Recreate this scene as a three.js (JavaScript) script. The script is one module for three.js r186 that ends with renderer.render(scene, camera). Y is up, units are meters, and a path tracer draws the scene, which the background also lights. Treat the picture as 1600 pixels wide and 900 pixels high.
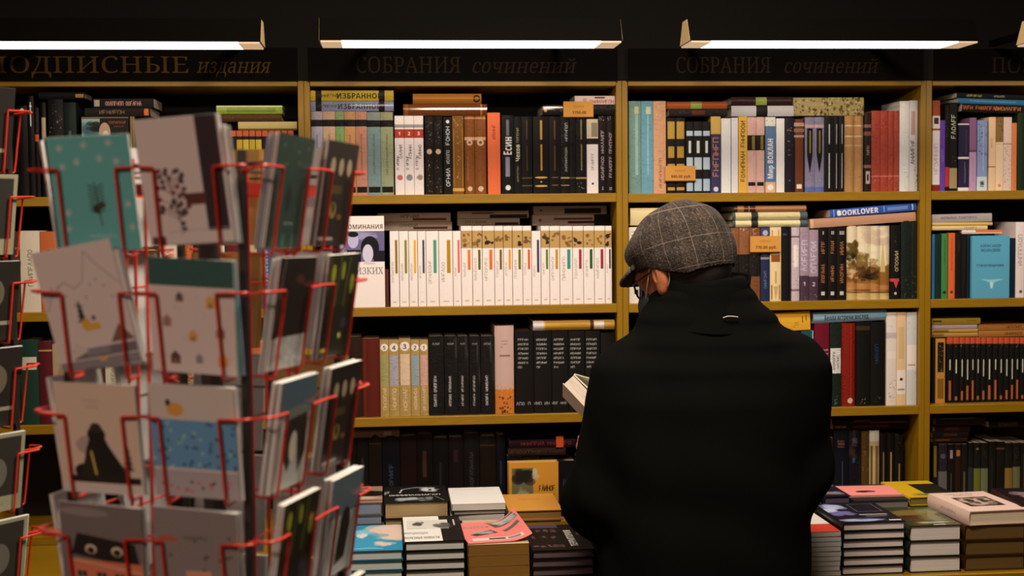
import * as THREE from 'three';
import { RectAreaLightUniformsLib } from 'three/addons/lights/RectAreaLightUniformsLib.js';
import { RoundedBoxGeometry } from 'three/addons/geometries/RoundedBoxGeometry.js';
import { mergeGeometries } from 'three/addons/utils/BufferGeometryUtils.js';

// ---------- camera ----------
const scene = new THREE.Scene();
scene.background = new THREE.Color(0x000000);
const camera = new THREE.PerspectiveCamera(24.124, 16 / 9, 0.05, 30);
camera.position.set(0, 1.65, 3.6);
camera.rotation.order = 'YXZ';
camera.rotation.set(THREE.MathUtils.degToRad(-3.049), THREE.MathUtils.degToRad(-5.264), THREE.MathUtils.degToRad(-0.563));
camera.focus = 3.0;
camera.userData.fStop = 4.5;
const renderer = new THREE.WebGLRenderer({ antialias: true });
renderer.toneMapping = THREE.LinearToneMapping;
renderer.toneMappingExposure = 1.0;
renderer.shadowMap.enabled = true;
RectAreaLightUniformsLib.init();
// the light the shop has: strip lamps over the shelves (built in shelfLamp) and warm panel lamps in the ceiling behind the camera (ceilingLamp)
const LAMP_COLOR = new THREE.Color().setRGB(1.0, 0.75, 0.60), LAMP_POWER = 17.5;
const PANEL_COLORS = [new THREE.Color().setRGB(1.0, 0.62, 0.47), new THREE.Color().setRGB(1.0, 0.76, 0.57)], PANEL_POWER = 50;

// ---------- helpers ----------
let seed = 20211;
const rnd = () => { seed = (seed + 0x6d2b79f5) | 0; let t = Math.imul(seed ^ (seed >>> 15), 1 | seed); t = (t + Math.imul(t ^ (t >>> 7), 61 | t)) ^ t; return ((t ^ (t >>> 14)) >>> 0) / 4294967296; };
const rr = (a, b) => a + (b - a) * rnd();
const V3 = (x, y, z) => new THREE.Vector3(x, y, z);
const names = new Map();
const numbered = (n) => { const k = names.get(n) || 0; names.set(n, k + 1); return k ? n + '_' + String(k).padStart(3, '0') : n; };
function mesh(name, geometry, material, parent) {
  const m = new THREE.Mesh(geometry, material);
  m.castShadow = m.receiveShadow = true;
  if (parent) { m.name = name; parent.add(m); } else { m.name = numbered(name); scene.add(m); }
  return m;
}
function thing(name, label, category, group, [x, y, z] = [0, 0, 0], turn = 0) {
  const o = new THREE.Group();
  o.name = numbered(name); o.position.set(x, y, z); o.rotation.y = turn;
  tag(o, label, category, group); scene.add(o);
  return o;
}
function tag(o, label, category, group) { Object.assign(o.userData, { label, category }); if (group) o.userData.group = group; return o; }
function struct(name, geometry, material) { const m = mesh(name, geometry, material); m.userData.kind = 'structure'; return m; }
const box = (x0, x1, y0, y1, z0, z1) => new THREE.BoxGeometry(x1 - x0, y1 - y0, z1 - z0).translate((x0 + x1) / 2, (y0 + y1) / 2, (z0 + z1) / 2);
const rbox = (x0, x1, y0, y1, z0, z1, r = 0.002) => new RoundedBoxGeometry(x1 - x0, y1 - y0, z1 - z0, 2, r).translate((x0 + x1) / 2, (y0 + y1) / 2, (z0 + z1) / 2);
const tube = (pts, r, seg = 0, sides = 6) => new THREE.TubeGeometry(new THREE.CatmullRomCurve3(pts, false, 'centripetal'), seg || pts.length * 5, r, sides, false);
const std = (o) => new THREE.MeshStandardMaterial(o);
const phys = (o) => new THREE.MeshPhysicalMaterial(o);
const lin = (r, g, b) => new THREE.Color().setRGB(r, g, b);

// colours are noted as they look under the shop's warm lamps; pigment() takes the colour of that lamp light out again
const toLin = (c) => (c <= 0.04045 ? c / 12.92 : ((c + 0.055) / 1.055) ** 2.4), toSrgb = (c) => (c <= 0.0031308 ? c * 12.92 : 1.055 * c ** (1 / 2.4) - 0.055);
const LIT = [1.08, 0.84, 0.68];
function pigment(hex, lit = LIT) {
  const n = [1, 3, 5].map((i) => parseInt(hex.slice(i, i + 2), 16) / 255);
  const v = n.map((c, i) => Math.round(255 * toSrgb(Math.min(0.8, Math.max(0.004, toLin(c) / lit[i])))));
  const a = hex.length > 7 ? parseInt(hex.slice(7, 9), 16) / 255 : 1;
  return `rgba(${v[0]},${v[1]},${v[2]},${a})`;
}
const paint = (hex, lit) => new THREE.Color(pigment(hex, lit).replace(/rgba\((\d+),(\d+),(\d+).*/, 'rgb($1,$2,$3)'));

// print atlas: every printed spine, cover and card gets a cell on one of a few canvases
const ATLAS = 2048, atlases = [];
function newAtlas() {
  const c = document.createElement('canvas'); c.width = c.height = ATLAS;
  const g = c.getContext('2d'); g.fillStyle = '#888'; g.fillRect(0, 0, ATLAS, ATLAS);
  const a = { c, g, x: 2, y: 2, row: 0, texture: new THREE.CanvasTexture(c), mats: {} };
  a.texture.colorSpace = THREE.SRGBColorSpace; a.texture.magFilter = THREE.LinearFilter; a.texture.anisotropy = 8;
  atlases.push(a); return a;
}
function cell(wmm, hmm, draw, ppm = 2.1) {
  const w = Math.max(6, Math.round(wmm * ppm)), h = Math.max(6, Math.round(hmm * ppm));
  let a = atlases[atlases.length - 1] || newAtlas();
  if (a.x + w + 2 > ATLAS) { a.x = 2; a.y += a.row + 3; a.row = 0; }
  if (a.y + h + 2 > ATLAS) a = newAtlas();
  const X = a.x, Y = a.y; a.x += w + 3; a.row = Math.max(a.row, h);
  const g = a.g; g.save(); g.beginPath(); g.rect(X - 1, Y - 1, w + 2, h + 2); g.clip(); g.translate(X, Y);
  draw(g, w, h); g.restore();
  return { a, u0: (X + 0.6) / ATLAS, u1: (X + w - 0.6) / ATLAS, v0: 1 - (Y + h - 0.6) / ATLAS, v1: 1 - (Y + 0.6) / ATLAS };
}
const noiseTexture = (size, f, srgb) => { const d = new Uint8Array(size * size * 4); for (let y = 0; y < size; y++) for (let x = 0; x < size; x++) { const v = f(x, y); for (let c = 0; c < 3; c++) d[(y * size + x) * 4 + c] = Array.isArray(v) ? v[c] : v; d[(y * size + x) * 4 + 3] = 255; } const t = new THREE.DataTexture(d, size, size); t.wrapS = t.wrapT = THREE.RepeatWrapping; t.magFilter = THREE.LinearFilter; if (srgb) t.colorSpace = THREE.SRGBColorSpace; t.needsUpdate = true; return t; };
function smoothNoise(size, cells, s) {      // tileable value noise 0..1
  const g = []; let q = s; const R = () => { q = (q * 1664525 + 1013904223) >>> 0; return q / 4294967296; };
  for (let i = 0; i < cells * cells; i++) g.push(R());
  return (x, y) => { const fx = ((x / size) * cells) % cells, fy = ((y / size) * cells) % cells, ix = Math.floor(fx), iy = Math.floor(fy), tx = fx - ix, ty = fy - iy, sx = tx * tx * (3 - 2 * tx), sy = ty * ty * (3 - 2 * ty), k = (a, b) => g[((b % cells) * cells) + (a % cells)];
    return (k(ix, iy) * (1 - sx) + k(ix + 1, iy) * sx) * (1 - sy) + (k(ix, iy + 1) * (1 - sx) + k(ix + 1, iy + 1) * sx) * sy; };
}
const nA = smoothNoise(256, 8, 5), nB = smoothNoise(256, 32, 9), nC = smoothNoise(256, 96, 13);
const wrapBump = noiseTexture(256, (x, y) => { const crease = (n, w) => Math.exp(-(((n - 0.5) / w) ** 2)), skew = nA((x + y * 2) % 256, (y * 3) % 256); return 255 * Math.min(1, 0.25 * nA(x, y) + 0.6 * crease(skew, 0.022) + 0.25 * crease(nA((x * 2 + 90) % 256, (y + 40) % 256), 0.03)); });
const grainBump = noiseTexture(256, (x, y) => 255 * (0.4 * nB(x, y) + 0.6 * nC(x, y)));
grainBump.repeat.set(1, 1);
function printed(a, kind) {
  return a.mats[kind] ||= kind === 'wrapped'
    ? phys({ name: 'wrapped_print', map: a.texture, roughness: 0.5, specularIntensity: 0.3, clearcoat: 0.8, clearcoatRoughness: 0.1, bumpMap: wrapTex(a), bumpScale: 0.0016 })
    : kind === 'cloth' ? phys({ name: 'board_print', map: a.texture, roughness: 0.5, specularIntensity: 0.3 })
    : phys({ name: 'paper_print', map: a.texture, roughness: 0.6, specularIntensity: 0.3 });
}
const wrapTex = () => { const t = wrapBump.clone(); t.repeat.set(9, 9); t.needsUpdate = true; return t; };

// ---------- drawing the print ----------
function glyphs(g, spec, x, y, size, width) {   // lettering too small to read on the photograph: strokes of letter size
  const words = spec.slice(1).split(' ').map(Number), n = words.reduce((s, w) => s + w, 0) + words.length - 1, step = width ? Math.min(size * 0.72, width / n) : size * 0.66;
  g.lineWidth = Math.max(1, size * 0.11); g.strokeStyle = g.fillStyle;
  let cx = x - (n * step) / 2;
  for (const w of words) {
    for (let i = 0; i < w; i++, cx += step) {
      const a = step * 0.72, t = y - size * 0.36, b = y + size * 0.36, k = Math.floor(rnd() * 6); g.beginPath();
      if (k < 4) { g.moveTo(cx, t); g.lineTo(cx, b); }
      if (k === 0 || k === 1) { g.moveTo(cx + a, t); g.lineTo(cx + a, b); g.moveTo(cx, k ? y : t); g.lineTo(cx + a, k ? y : t); }
      if (k === 2) { g.moveTo(cx, b); g.lineTo(cx + a, t); g.lineTo(cx + a, b); }
      if (k === 3) { g.moveTo(cx, t); g.lineTo(cx + a, t); g.moveTo(cx, y); g.lineTo(cx + a * 0.8, y); }
      if (k === 4) g.ellipse(cx + a / 2, y, a / 2, size * 0.34, 0, 0, 6.3);
      if (k === 5) { g.moveTo(cx, b); g.lineTo(cx + a / 2, t); g.lineTo(cx + a, b); }
      g.stroke();
    }
    cx += step;
  }
}
function words(g, text, x, y, size, width, font = 'bold', family = 'sans-serif') {
  if (text[0] === '~') return glyphs(g, text, x, y, size, width);
  g.font = `${font} ${size}px ${family}`; g.textAlign = 'center'; g.textBaseline = 'middle';
  const m = g.measureText(text).width; g.save(); g.translate(x, y); if (width && m > width) g.scale(width / m, 1); g.fillText(text, 0, 0); g.restore();
}
let landscape;
function landscapeCanvas() {
  if (landscape) return landscape;
  const c = document.createElement('canvas'); c.width = 300; c.height = 480; const g = c.getContext('2d'); landscape = c;
  const blob = (x, y, rx, ry, col, n = 30) => { g.fillStyle = pigment(col); for (let i = 0; i < n; i++) { g.globalAlpha = 0.5; g.beginPath(); g.ellipse(x + rr(-1, 1) * rx, y + rr(-1, 1) * ry, rr(0.2, 0.5) * rx, rr(0.2, 0.5) * ry, 0, 0, 6.3); g.fill(); } g.globalAlpha = 1; };
  g.fillStyle = pigment('#d9b88c'); g.fillRect(0, 0, 300, 480);
  blob(160, 110, 180, 90, '#e0c49c', 50); blob(220, 60, 100, 60, '#c9a888', 30); blob(120, 200, 120, 60, '#e6cda4', 40);
  blob(150, 390, 170, 60, '#b5743c', 70); blob(60, 300, 70, 60, '#7a4c1c', 50); blob(200, 320, 110, 50, '#8a5a24', 50); blob(150, 300, 60, 40, '#4a2c12', 40);
  blob(40, 160, 36, 50, '#5c4216', 50); blob(30, 210, 30, 30, '#2c2010', 20); blob(110, 220, 34, 40, '#7a5a26', 40); blob(190, 240, 26, 24, '#a07840', 30); blob(40, 310, 34, 30, '#d9b07c', 20);
  g.fillStyle = pigment('#c9a064'); g.beginPath(); g.moveTo(236, 300); g.lineTo(251, 90); g.lineTo(266, 300); g.fill();
  blob(150, 330, 40, 20, '#1c140c', 14); blob(150, 450, 160, 24, '#caa468', 40); blob(160, 425, 150, 10, '#6a3c1c', 30);
  return c;
}
function drawOps(g, w, h, base, ops) {
  g.fillStyle = pigment(base); g.fillRect(-1, -1, w + 2, h + 2);
  for (let i = 0; i < w * h / 260; i++) { g.fillStyle = rnd() < 0.6 ? 'rgba(0,0,0,0.04)' : 'rgba(200,180,150,0.012)'; g.fillRect(rnd() * w, rnd() * h, rr(1, 4), rr(1, 9)); }   // paper grain
  for (const op of ops.split(';')) {
    const [head, text] = op.split('|'), p = head.trim().split(/\s+/), k = p[0], n = p.slice(1).map(Number), col = p.find((s) => s[0] === '#');
    if (!k) continue;
    if (col) g.fillStyle = pigment(col);
    if (k === 'b') g.fillRect(-1, n[0] * h, w + 2, (n[1] - n[0]) * h);
    else if (k === 'r') g.fillRect(n[0] * w, n[2] * h, (n[1] - n[0]) * w, (n[3] - n[2]) * h);
    else if (k === 'c') { g.beginPath(); g.arc(n[0] * w, n[1] * h, n[2] * Math.min(w, h), 0, 6.3); g.fill(); }
    else if (k === 'e') { g.beginPath(); g.ellipse(n[0] * w, n[1] * h, n[2] * w, n[3] * h, 0, 0, 6.3); g.fill(); }
    else if (k === 'd') { g.beginPath(); g.moveTo(n[0] * w, n[2] * h); g.lineTo(n[1] * w, n[2] * h); g.lineTo((n[0] + n[1]) * 0.5 * w + 1, n[3] * h); g.lineTo((n[0] + n[1]) * 0.5 * w - 1, n[3] * h); g.fill(); }
    else if (k === 'm') for (let i = 0; i < n[4]; i++) { g.globalAlpha = rr(0.5, 1); g.beginPath(); g.ellipse(rr(n[0], n[1]) * w, rr(n[2], n[3]) * h, rr(0.4, 1.2) * n[5], rr(0.4, 1.6) * n[5], rnd() * 3, 0, 6.3); g.fill(); g.globalAlpha = 1; }
    else if (k === 'v' || k === 'g') {       // lettering up the spine
      const x = (k === 'v' ? n[3] : n[3]) * w, size = (k === 'v' ? n[4] : n[4]) * w, len = (n[1] - n[0]) * h;
      g.save(); g.translate(x, ((n[0] + n[1]) / 2) * h);
      if (h > w) { g.rotate(-Math.PI / 2); words(g, k === 'g' ? '~' + Math.max(4, Math.round(len / Math.max(3, size * 0.8))) : text, 0, 0, Math.max(4, size), len); }
      else words(g, '~' + Math.max(4, Math.round(((n[1] - n[0]) * w) / (n[4] * h))), 0, 0, Math.max(3, n[4] * h), (n[1] - n[0]) * w);
      g.restore();
    } else if (k === 'h') words(g, text, n[0] * w, n[1] * h, n[2] * Math.min(w, h), h > w ? w * 0.9 : w * 0.6);
    else if (k === 'G') for (let i = 0; i < n[4]; i++) { const hh = ((n[3] - n[2]) * h) / n[4], last = i === n[4] - 1; words(g, '~' + (last ? 2 : 5), ((n[0] + (last ? n[0] + (n[1] - n[0]) * 0.5 : n[1])) / 2) * w, n[2] * h + (i + 0.5) * hh, hh * 0.62, (n[1] - n[0]) * w * (last ? 0.45 : 1)); }
    else if (k === 'L') { const c = landscapeCanvas(); g.drawImage(c, n[0] * c.width, 0, (n[1] - n[0]) * c.width, c.height, -1, -1, w + 2, h + 2); }
  }
}

// ---------- books ----------
// A book stands on y = 0 with its spine at z = 0 facing +z: x is its thickness w, h its height, d its depth. pose: 'stand', 'lie' (spine to the front) or 'flat' (front cover up, foot of the pages to the front).
const POSE = { stand: new THREE.Matrix4(), lie: new THREE.Matrix4().makeBasis(V3(0, -1, 0), V3(1, 0, 0), V3(0, 0, 1)), flat: new THREE.Matrix4().makeBasis(V3(0, 1, 0), V3(0, 0, -1), V3(-1, 0, 0)) };
function coverGeometry(w, h, d, t, bulge, pose, spine, front) {
  const outer = [[-w / 2, -d], [-w / 2, -bulge]], inner = [[-w / 2 + t, -d], [-w / 2 + t, -bulge - t]], N = bulge > 0.0006 ? 6 : 1;
  if (N > 1) for (let i = 1; i < N; i++) { const s = i / N, x = -w / 2 + w * s, z = -bulge + bulge * Math.sin(Math.PI * s); outer.push([x, z]); inner.push([-w / 2 + t + (w - 2 * t) * s, z - t]); }
  outer.push([w / 2, -bulge], [w / 2, -d]); inner.push([w / 2 - t, -bulge - t], [w / 2 - t, -d]);
  const P = [], U = [], add = (a, b, c, e, uv) => { P.push(...a, ...b, ...c, ...a, ...c, ...e); U.push(...uv(a), ...uv(b), ...uv(c), ...uv(a), ...uv(c), ...uv(e)); };
  const cl = (v) => Math.min(1, Math.max(0, v)), at = (c, u, v) => [c.u0 + (c.u1 - c.u0) * cl(u), c.v0 + (c.v1 - c.v0) * cl(v)];
  const spineUV = pose === 'lie' ? ([x, y]) => at(spine, y / h, 0.5 - x / w) : ([x, y]) => at(spine, x / w + 0.5, y / h);
  const frontUV = front ? ([, y, z]) => at(front, -z / d, y / h) : spineUV;
  for (let i = 0; i + 1 < outer.length; i++) {
    const [ax, az] = outer[i], [bx, bz] = outer[i + 1], [cx, cz] = inner[i], [ex, ez] = inner[i + 1], uv = i === outer.length - 2 ? frontUV : spineUV;
    add([ax, 0, az], [bx, 0, bz], [bx, h, bz], [ax, h, az], uv);
    add([ex, 0, ez], [cx, 0, cz], [cx, h, cz], [ex, h, ez], spineUV);
    add([ax, h, az], [bx, h, bz], [ex, h, ez], [cx, h, cz], spineUV);
    add([bx, 0, bz], [ax, 0, az], [cx, 0, cz], [ex, 0, ez], spineUV);
  }
  for (const [o, i, s] of [[outer[0], inner[0], 1], [outer[outer.length - 1], inner[inner.length - 1], -1]]) {
    const q = [[o[0], 0, o[1]], [o[0], h, o[1]], [i[0], h, i[1]], [i[0], 0, i[1]]]; if (s < 0) q.reverse(); add(...q, spineUV);
  }
  const g = new THREE.BufferGeometry();
  g.setAttribute('position', new THREE.Float32BufferAttribute(P, 3)); g.setAttribute('uv', new THREE.Float32BufferAttribute(U, 2));
  g.computeVertexNormals();
  return g.applyMatrix4(POSE[pose]);
}
const pageLines = noiseTexture(256, (x, y) => { const v = 236 + 16 * (nC(x, 3) - 0.5) * 2 + 14 * (nB(x, 7) - 0.5) + 6 * (nA(x, y) - 0.5); return [v, v, v]; }, true);
const PAGES = {};
const pageMaterial = (hex) => (PAGES[hex] ||= std({ name: 'page_edges', color: paint(hex), map: pageLines, roughness: 0.9 }));
function pagesGeometry(w, h, d, t, bulge, inset, pose) {
  const g = box(-w / 2 + t + 0.0001, w / 2 - t - 0.0001, inset, h - inset, -d + inset, -t - bulge - 0.0008), p = g.attributes.position, uv = g.attributes.uv;
  for (let i = 0; i < p.count; i++) uv.setXY(i, p.getX(i) / 0.03 + h, (p.getY(i) + p.getZ(i)) / 0.3);
  return g.applyMatrix4(POSE[pose]);
}
const bookLabels = new Map();
const ORD = ['first', 'second', 'third', 'fourth', 'fifth', 'sixth', 'seventh', 'eighth', 'ninth', 'tenth', 'eleventh', 'twelfth', 'thirteenth', 'fourteenth', 'fifteenth', 'sixteenth'];
function makeBook({ w, h, d, pose = 'stand', spine, front, flags = '', pages = '#c9a98c', label, group, x = 0, y = 0, z = 0, category = 'book', name }) {
  const soft = flags.includes('p'); name ||= soft ? 'paperback' : 'book'; const t = soft ? 0.0006 : 0.0022, bulge = soft ? Math.min(0.0013, w * 0.15) : Math.min(flags.includes('r') ? 0.007 : 0.0028, w * 0.28);
  const o = thing(name, label, category, group, [x, y, z]);
  mesh('cover', coverGeometry(w, h, d, t, bulge, pose, spine, front), printed(spine.a, flags.includes('w') ? 'wrapped' : soft ? 'paper' : 'cloth'), o);
  mesh('pages', pagesGeometry(w, h, d, t, bulge, soft ? 0.0004 : 0.0035, pose), pageMaterial(pages), o);
  return o;
}
function bookRow(key, shelfY, where, text) {
  const list = text.trim().split('\n').map((l) => { const q = l.split('|'), ops = q.slice(3, -1).join('|'); return { n: q[0].replace('=', '').split(' ').map(Number), lie: q[0][0] === '=', desc: q[1], base: q[2], ops, flags: q[q.length - 1] }; });
  const total = {}, seenOf = {};
  for (const b of list) total[b.desc] = (total[b.desc] || 0) + 1;
  for (const b of list) {
    const k = (seenOf[b.desc] = (seenOf[b.desc] || 0) + 1);
    const noun = b.lie ? b.desc : b.desc + ' book', label = `${total[b.desc] > 1 ? ORD[k - 1] + ' ' : ''}${noun} ${where}`;
    const group = 'books ' + where;
    const draw = (g, w, h) => drawOps(g, w, h, b.base, b.ops);
    if (b.lie) {
      const [x0, x1, y0, th, z, tilt] = b.n, len = x1 - x0;
      const o = makeBook({ w: (th - 0.4) / 1000, h: len / 1000, d: Math.min(0.2, 0.68 * len / 1000 + 0.03, 0.255 + z / 1000), pose: 'lie', spine: cell(len, th, draw), flags: b.flags, label, group, x: x0 / 1000, y: (y0 + th / 2) / 1000, z: z / 1000 });
      if (tilt) { const a = THREE.MathUtils.degToRad(tilt), cx = len / 2000; o.rotation.z = a; o.position.x += cx - cx * Math.cos(a); o.position.y -= cx * Math.sin(a); }
    } else {
      const [x0, x1, h, z] = b.n, w = x1 - x0 - 0.9;
      makeBook({ w: w / 1000, h: h / 1000, d: 0.1 + 0.16 * Math.min(0.25, h / 1000), spine: cell(w, h, draw), flags: b.flags, label, group, x: (x0 + x1) / 2000, y: shelfY, z: z / 1000 });
    }
  }
}
// ---------- the room ----------
const plaster = std({ name: 'black_paint', color: lin(0.0046, 0.0046, 0.004), roughness: 0.9, bumpMap: grainBump, bumpScale: 0.001 });
const darkWall = std({ name: 'dark_wall_paint', color: lin(0.05, 0.04, 0.032), roughness: 0.9 });
const floorMat = std({ name: 'dark_floorboards', color: lin(0.05, 0.032, 0.02), roughness: 0.6, bumpMap: grainBump, bumpScale: 0.001 });
struct('floor', box(-3.2, 4.2, -0.1, 0, -0.5, 6.2), floorMat);
struct('ceiling', box(-3.2, 4.2, 2.9, 3.0, -0.5, 6.2), plaster);
struct('wall_back', box(-3.2, 4.2, 0, 2.9, -0.5, -0.32), plaster);
struct('wall_left', box(-3.2, -3.1, 0, 2.9, -0.32, 6.1), darkWall);
struct('wall_right', box(4.1, 4.2, 0, 2.9, -0.32, 6.1), darkWall);
struct('wall_front', box(-3.1, 4.1, 0, 2.9, 6.1, 6.2), darkWall);

// ---------- bookcases: one cabinet for each bay ----------
const oliveMap = noiseTexture(256, (x, y) => { const v = 236 + 16 * (nC(x, y) - 0.5) + 20 * (nA((x * 3) % 256, y) - 0.5); return [v, v, v]; }, true);
const olive = phys({ name: 'olive_lacquer', color: lin(0.33, 0.195, 0.004), roughness: 0.42, map: oliveMap, clearcoat: 0.15, clearcoatRoughness: 0.4 });
const backBoard = std({ name: 'black_back_board', color: lin(0.008, 0.007, 0.006), roughness: 0.8 });
const signMat = std({ name: 'black_sign_board', color: lin(0.005, 0.0045, 0.004), roughness: 0.95 });
const BAY = 0.846, EDGE = -0.213;         // bay pitch, and the seam between the left and the middle bay
const bays = [[-1, 'left bay, behind the postcard rack', [1.712, 1.412, 1.116, 0.822, 0.44]], [0, 'middle bay, holding the white paperback row', [1.71, 1.411, 1.115, 0.822, 0.44]], [1, 'right-hand bay, behind the man in the flat cap', [1.708, 1.41, 1.114, 0.822, 0.44]], [2, 'far right bay, holding the teal face-out book', [1.708, 1.409, 1.114, 0.822, 0.44]]];
for (const [k, say, levels] of bays) {
  const x0 = EDGE + k * BAY, x1 = x0 + BAY, o = thing('bookcase', 'olive yellow bookcase, ' + say, 'bookcase', 'olive bookcases along the wall');
  for (const [a, b] of [[x0 + 0.0004, x0 + 0.0158], [x1 - 0.0158, x1 - 0.0004]]) mesh('side_panel', rbox(a, b, 0.001, 2.01, -0.27, 0, 0.0015), olive, o);
  mesh('back_panel', box(x0 + 0.016, x1 - 0.016, 0.05, 2.0, -0.27, -0.262), backBoard, o);
  for (const y of levels) mesh('shelf', rbox(x0 + 0.0162, x1 - 0.0162, y - 0.0244, y - 0.0004, -0.2615, 0.0, 0.0015), olive, o);
  mesh('top_board', rbox(x0 + 0.0165, x1 - 0.0165, 1.996, 2.0095, -0.261, 0.004, 0.0015), olive, o);
  mesh('plinth', box(x0 + 0.0165, x1 - 0.0165, 0.001, 0.08, -0.26, -0.02), olive, o);
}
// black sign boards with dull gilt lettering over each bay
const signs = [[-1, 'ПОДПИСНЫЕ', 'издания', 'postcard rack', [0.03, 0.66, 0.68, 0.91]], [0, 'СОБРАНИЯ', 'сочинений', 'white paperback row', [0.15, 0.49, 0.52, 0.86]], [1, 'СОБРАНИЯ', 'сочинений', 'man in the flat cap', [0.16, 0.48, 0.52, 0.84]], [2, 'ПОЭЗИЯ', '', 'teal face-out book', [0.2, 0.5, 0, 0]]];
for (const [k, caps, script, over, caseOf] of signs) {
  const c = cell(820, 84, (g, w, h) => {
    g.fillStyle = 'rgb(14,13,12)'; g.fillRect(-1, -1, w + 2, h + 2);
    g.fillStyle = k === -1 ? 'rgb(84,64,30)' : 'rgb(46,38,27)'; g.textBaseline = 'alphabetic'; g.textAlign = 'left';
    const fit = (text, font, a, b) => { if (!text) return; g.save(); g.font = font; const m = g.measureText(text).width; g.translate(a * w, h * 0.78); g.scale(((b - a) * w) / m, 1); g.fillText(text, 0, 0); g.restore(); };
    fit(caps, `${h * 0.7}px serif`, caseOf[0], caseOf[1]); fit(script, `italic ${h * 0.62}px serif`, caseOf[2], caseOf[3]);
  }, 1.6);
  const x0 = EDGE + k * BAY + 0.012, o = thing('shelf_sign', `black sign board with dull gilt lettering above the ${over}`, 'sign', 'sign boards over the bays', [x0, 2.0105, 0]);
  mesh('board', rbox(0, BAY - 0.024, 0, 0.086, -0.02, 0.012, 0.002), signMat, o);
  const face = new THREE.PlaneGeometry(0.82, 0.084), uv = face.attributes.uv;
  for (let i = 0; i < uv.count; i++) uv.setXY(i, c.u0 + (c.u1 - c.u0) * uv.getX(i), c.v0 + (c.v1 - c.v0) * uv.getY(i));
  mesh('lettering', face.translate(BAY / 2 - 0.012, 0.043, 0.0124), phys({ name: 'sign_print', map: c.a.texture, roughness: 0.95, specularIntensity: 0.1 }), o);
}
// ---------- strip lamps over the bays ----------
const lampShell = phys({ name: 'black_lamp_housing', specularIntensity: 0.1, color: lin(0.0035, 0.0034, 0.003), roughness: 0.7 });
const lampGlow = std({ name: 'lamp_diffuser', color: lin(0.8, 0.8, 0.8), emissive: lin(1, 0.96, 0.98), emissiveIntensity: 2.6, roughness: 0.6 });
const lampDim = std({ name: 'lamp_diffuser_end', color: lin(0.7, 0.55, 0.4), emissive: lin(0.62, 0.42, 0.25), emissiveIntensity: 0.75, roughness: 0.6 });
const lampCap = std({ name: 'lamp_end_cap', color: lin(0.6, 0.45, 0.25), emissive: lin(0.30, 0.19, 0.075), emissiveIntensity: 0.7, roughness: 0.6 });  // dim emission stands in for lamp light reaching the end cap
const prism = (x0, x1, b0, b1, t0, t1, y0, y1) => {      // bar along x whose section is a trapezoid
  const s = new THREE.Shape([new THREE.Vector2(b0, y0), new THREE.Vector2(b1, y0), new THREE.Vector2(t1, y1), new THREE.Vector2(t0, y1)]);
  return new THREE.ExtrudeGeometry(s, { depth: x1 - x0, bevelEnabled: false }).applyMatrix4(new THREE.Matrix4().makeBasis(V3(0, 0, -1), V3(0, 1, 0), V3(1, 0, 0))).translate(x0, 0, 0);
};
const lampAt = [[-1, 'above the postcard rack', 2.047], [0, 'above the white paperback row', 2.051], [1, 'above the man in the flat cap', 2.052], [2, 'at the right edge above the far bay', 2.056]];
for (const [k, say, y] of lampAt) {
  const cx = EDGE + (k + 0.5) * BAY + (k === 0 ? -0.008 : 0.006), L = 0.35, o = thing('strip_lamp', 'long white strip lamp ' + say, 'lamp', 'strip lamps over the bays', [cx, y, 0.42]);
  mesh('housing', prism(-L, L, -0.056, 0.056, -0.026, 0.026, 0.004, 0.06), lampShell, o);
  mesh('diffuser', box(-L + 0.05, L - 0.05, 0, 0.004, -0.055, 0.055), lampGlow, o);
  for (const s of [-1, 1]) {
    mesh('diffuser_end', box(Math.min(s * (L - 0.05), s * (L - 0.003)), Math.max(s * (L - 0.05), s * (L - 0.003)), 0, 0.004, -0.055, 0.055), lampDim, o);
    mesh('end_cap', prism(Math.min(s * L, s * (L + 0.0006)), Math.max(s * L, s * (L + 0.0006)), -0.0545, 0.0545, -0.0245, 0.0245, 0.0045, 0.058), lampCap, o);
    mesh('bracket_arm', box(s * 0.25 - 0.008, s * 0.25 + 0.008, 0.045, 0.061, -0.407, -0.02), lampShell, o);
  }
  const light = new THREE.RectAreaLight(LAMP_COLOR, LAMP_POWER, 0.6, 0.105);
  light.position.set(0, -0.003, 0); light.rotation.x = -Math.PI / 2; light.name = 'strip_lamp_light'; o.add(light);
}
// ---------- ceiling panel lamps of the shop, behind and beside the camera ----------
const panelGlow = PANEL_COLORS.map((c) => std({ name: 'panel_diffuser', color: lin(0.8, 0.7, 0.6), emissive: c, emissiveIntensity: 2, roughness: 0.6 }));
for (const [x, z, say, share, tone] of [[-0.9, 4.2, 'behind the photographer on the rack side', 1.0, 0], [0.42, 1.75, 'over the aisle behind the man', 1.2, 1]]) {
  const o = thing('ceiling_lamp', 'square warm ceiling panel lamp ' + say, 'lamp', 'ceiling panel lamps', [x, 2.86, z]);
  mesh('frame', rbox(-0.31, 0.31, 0.012, 0.04, -0.31, 0.31, 0.004), lampShell, o);
  mesh('diffuser', box(-0.29, 0.29, 0.004, 0.012, -0.29, 0.29), panelGlow[tone], o);
  const light = new THREE.RectAreaLight(PANEL_COLORS[tone], PANEL_POWER * share, 0.56, 0.56);
  light.position.set(0, 0, 0); light.rotation.x = -Math.PI / 2; light.name = 'ceiling_lamp_light'; o.add(light);
}
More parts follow.
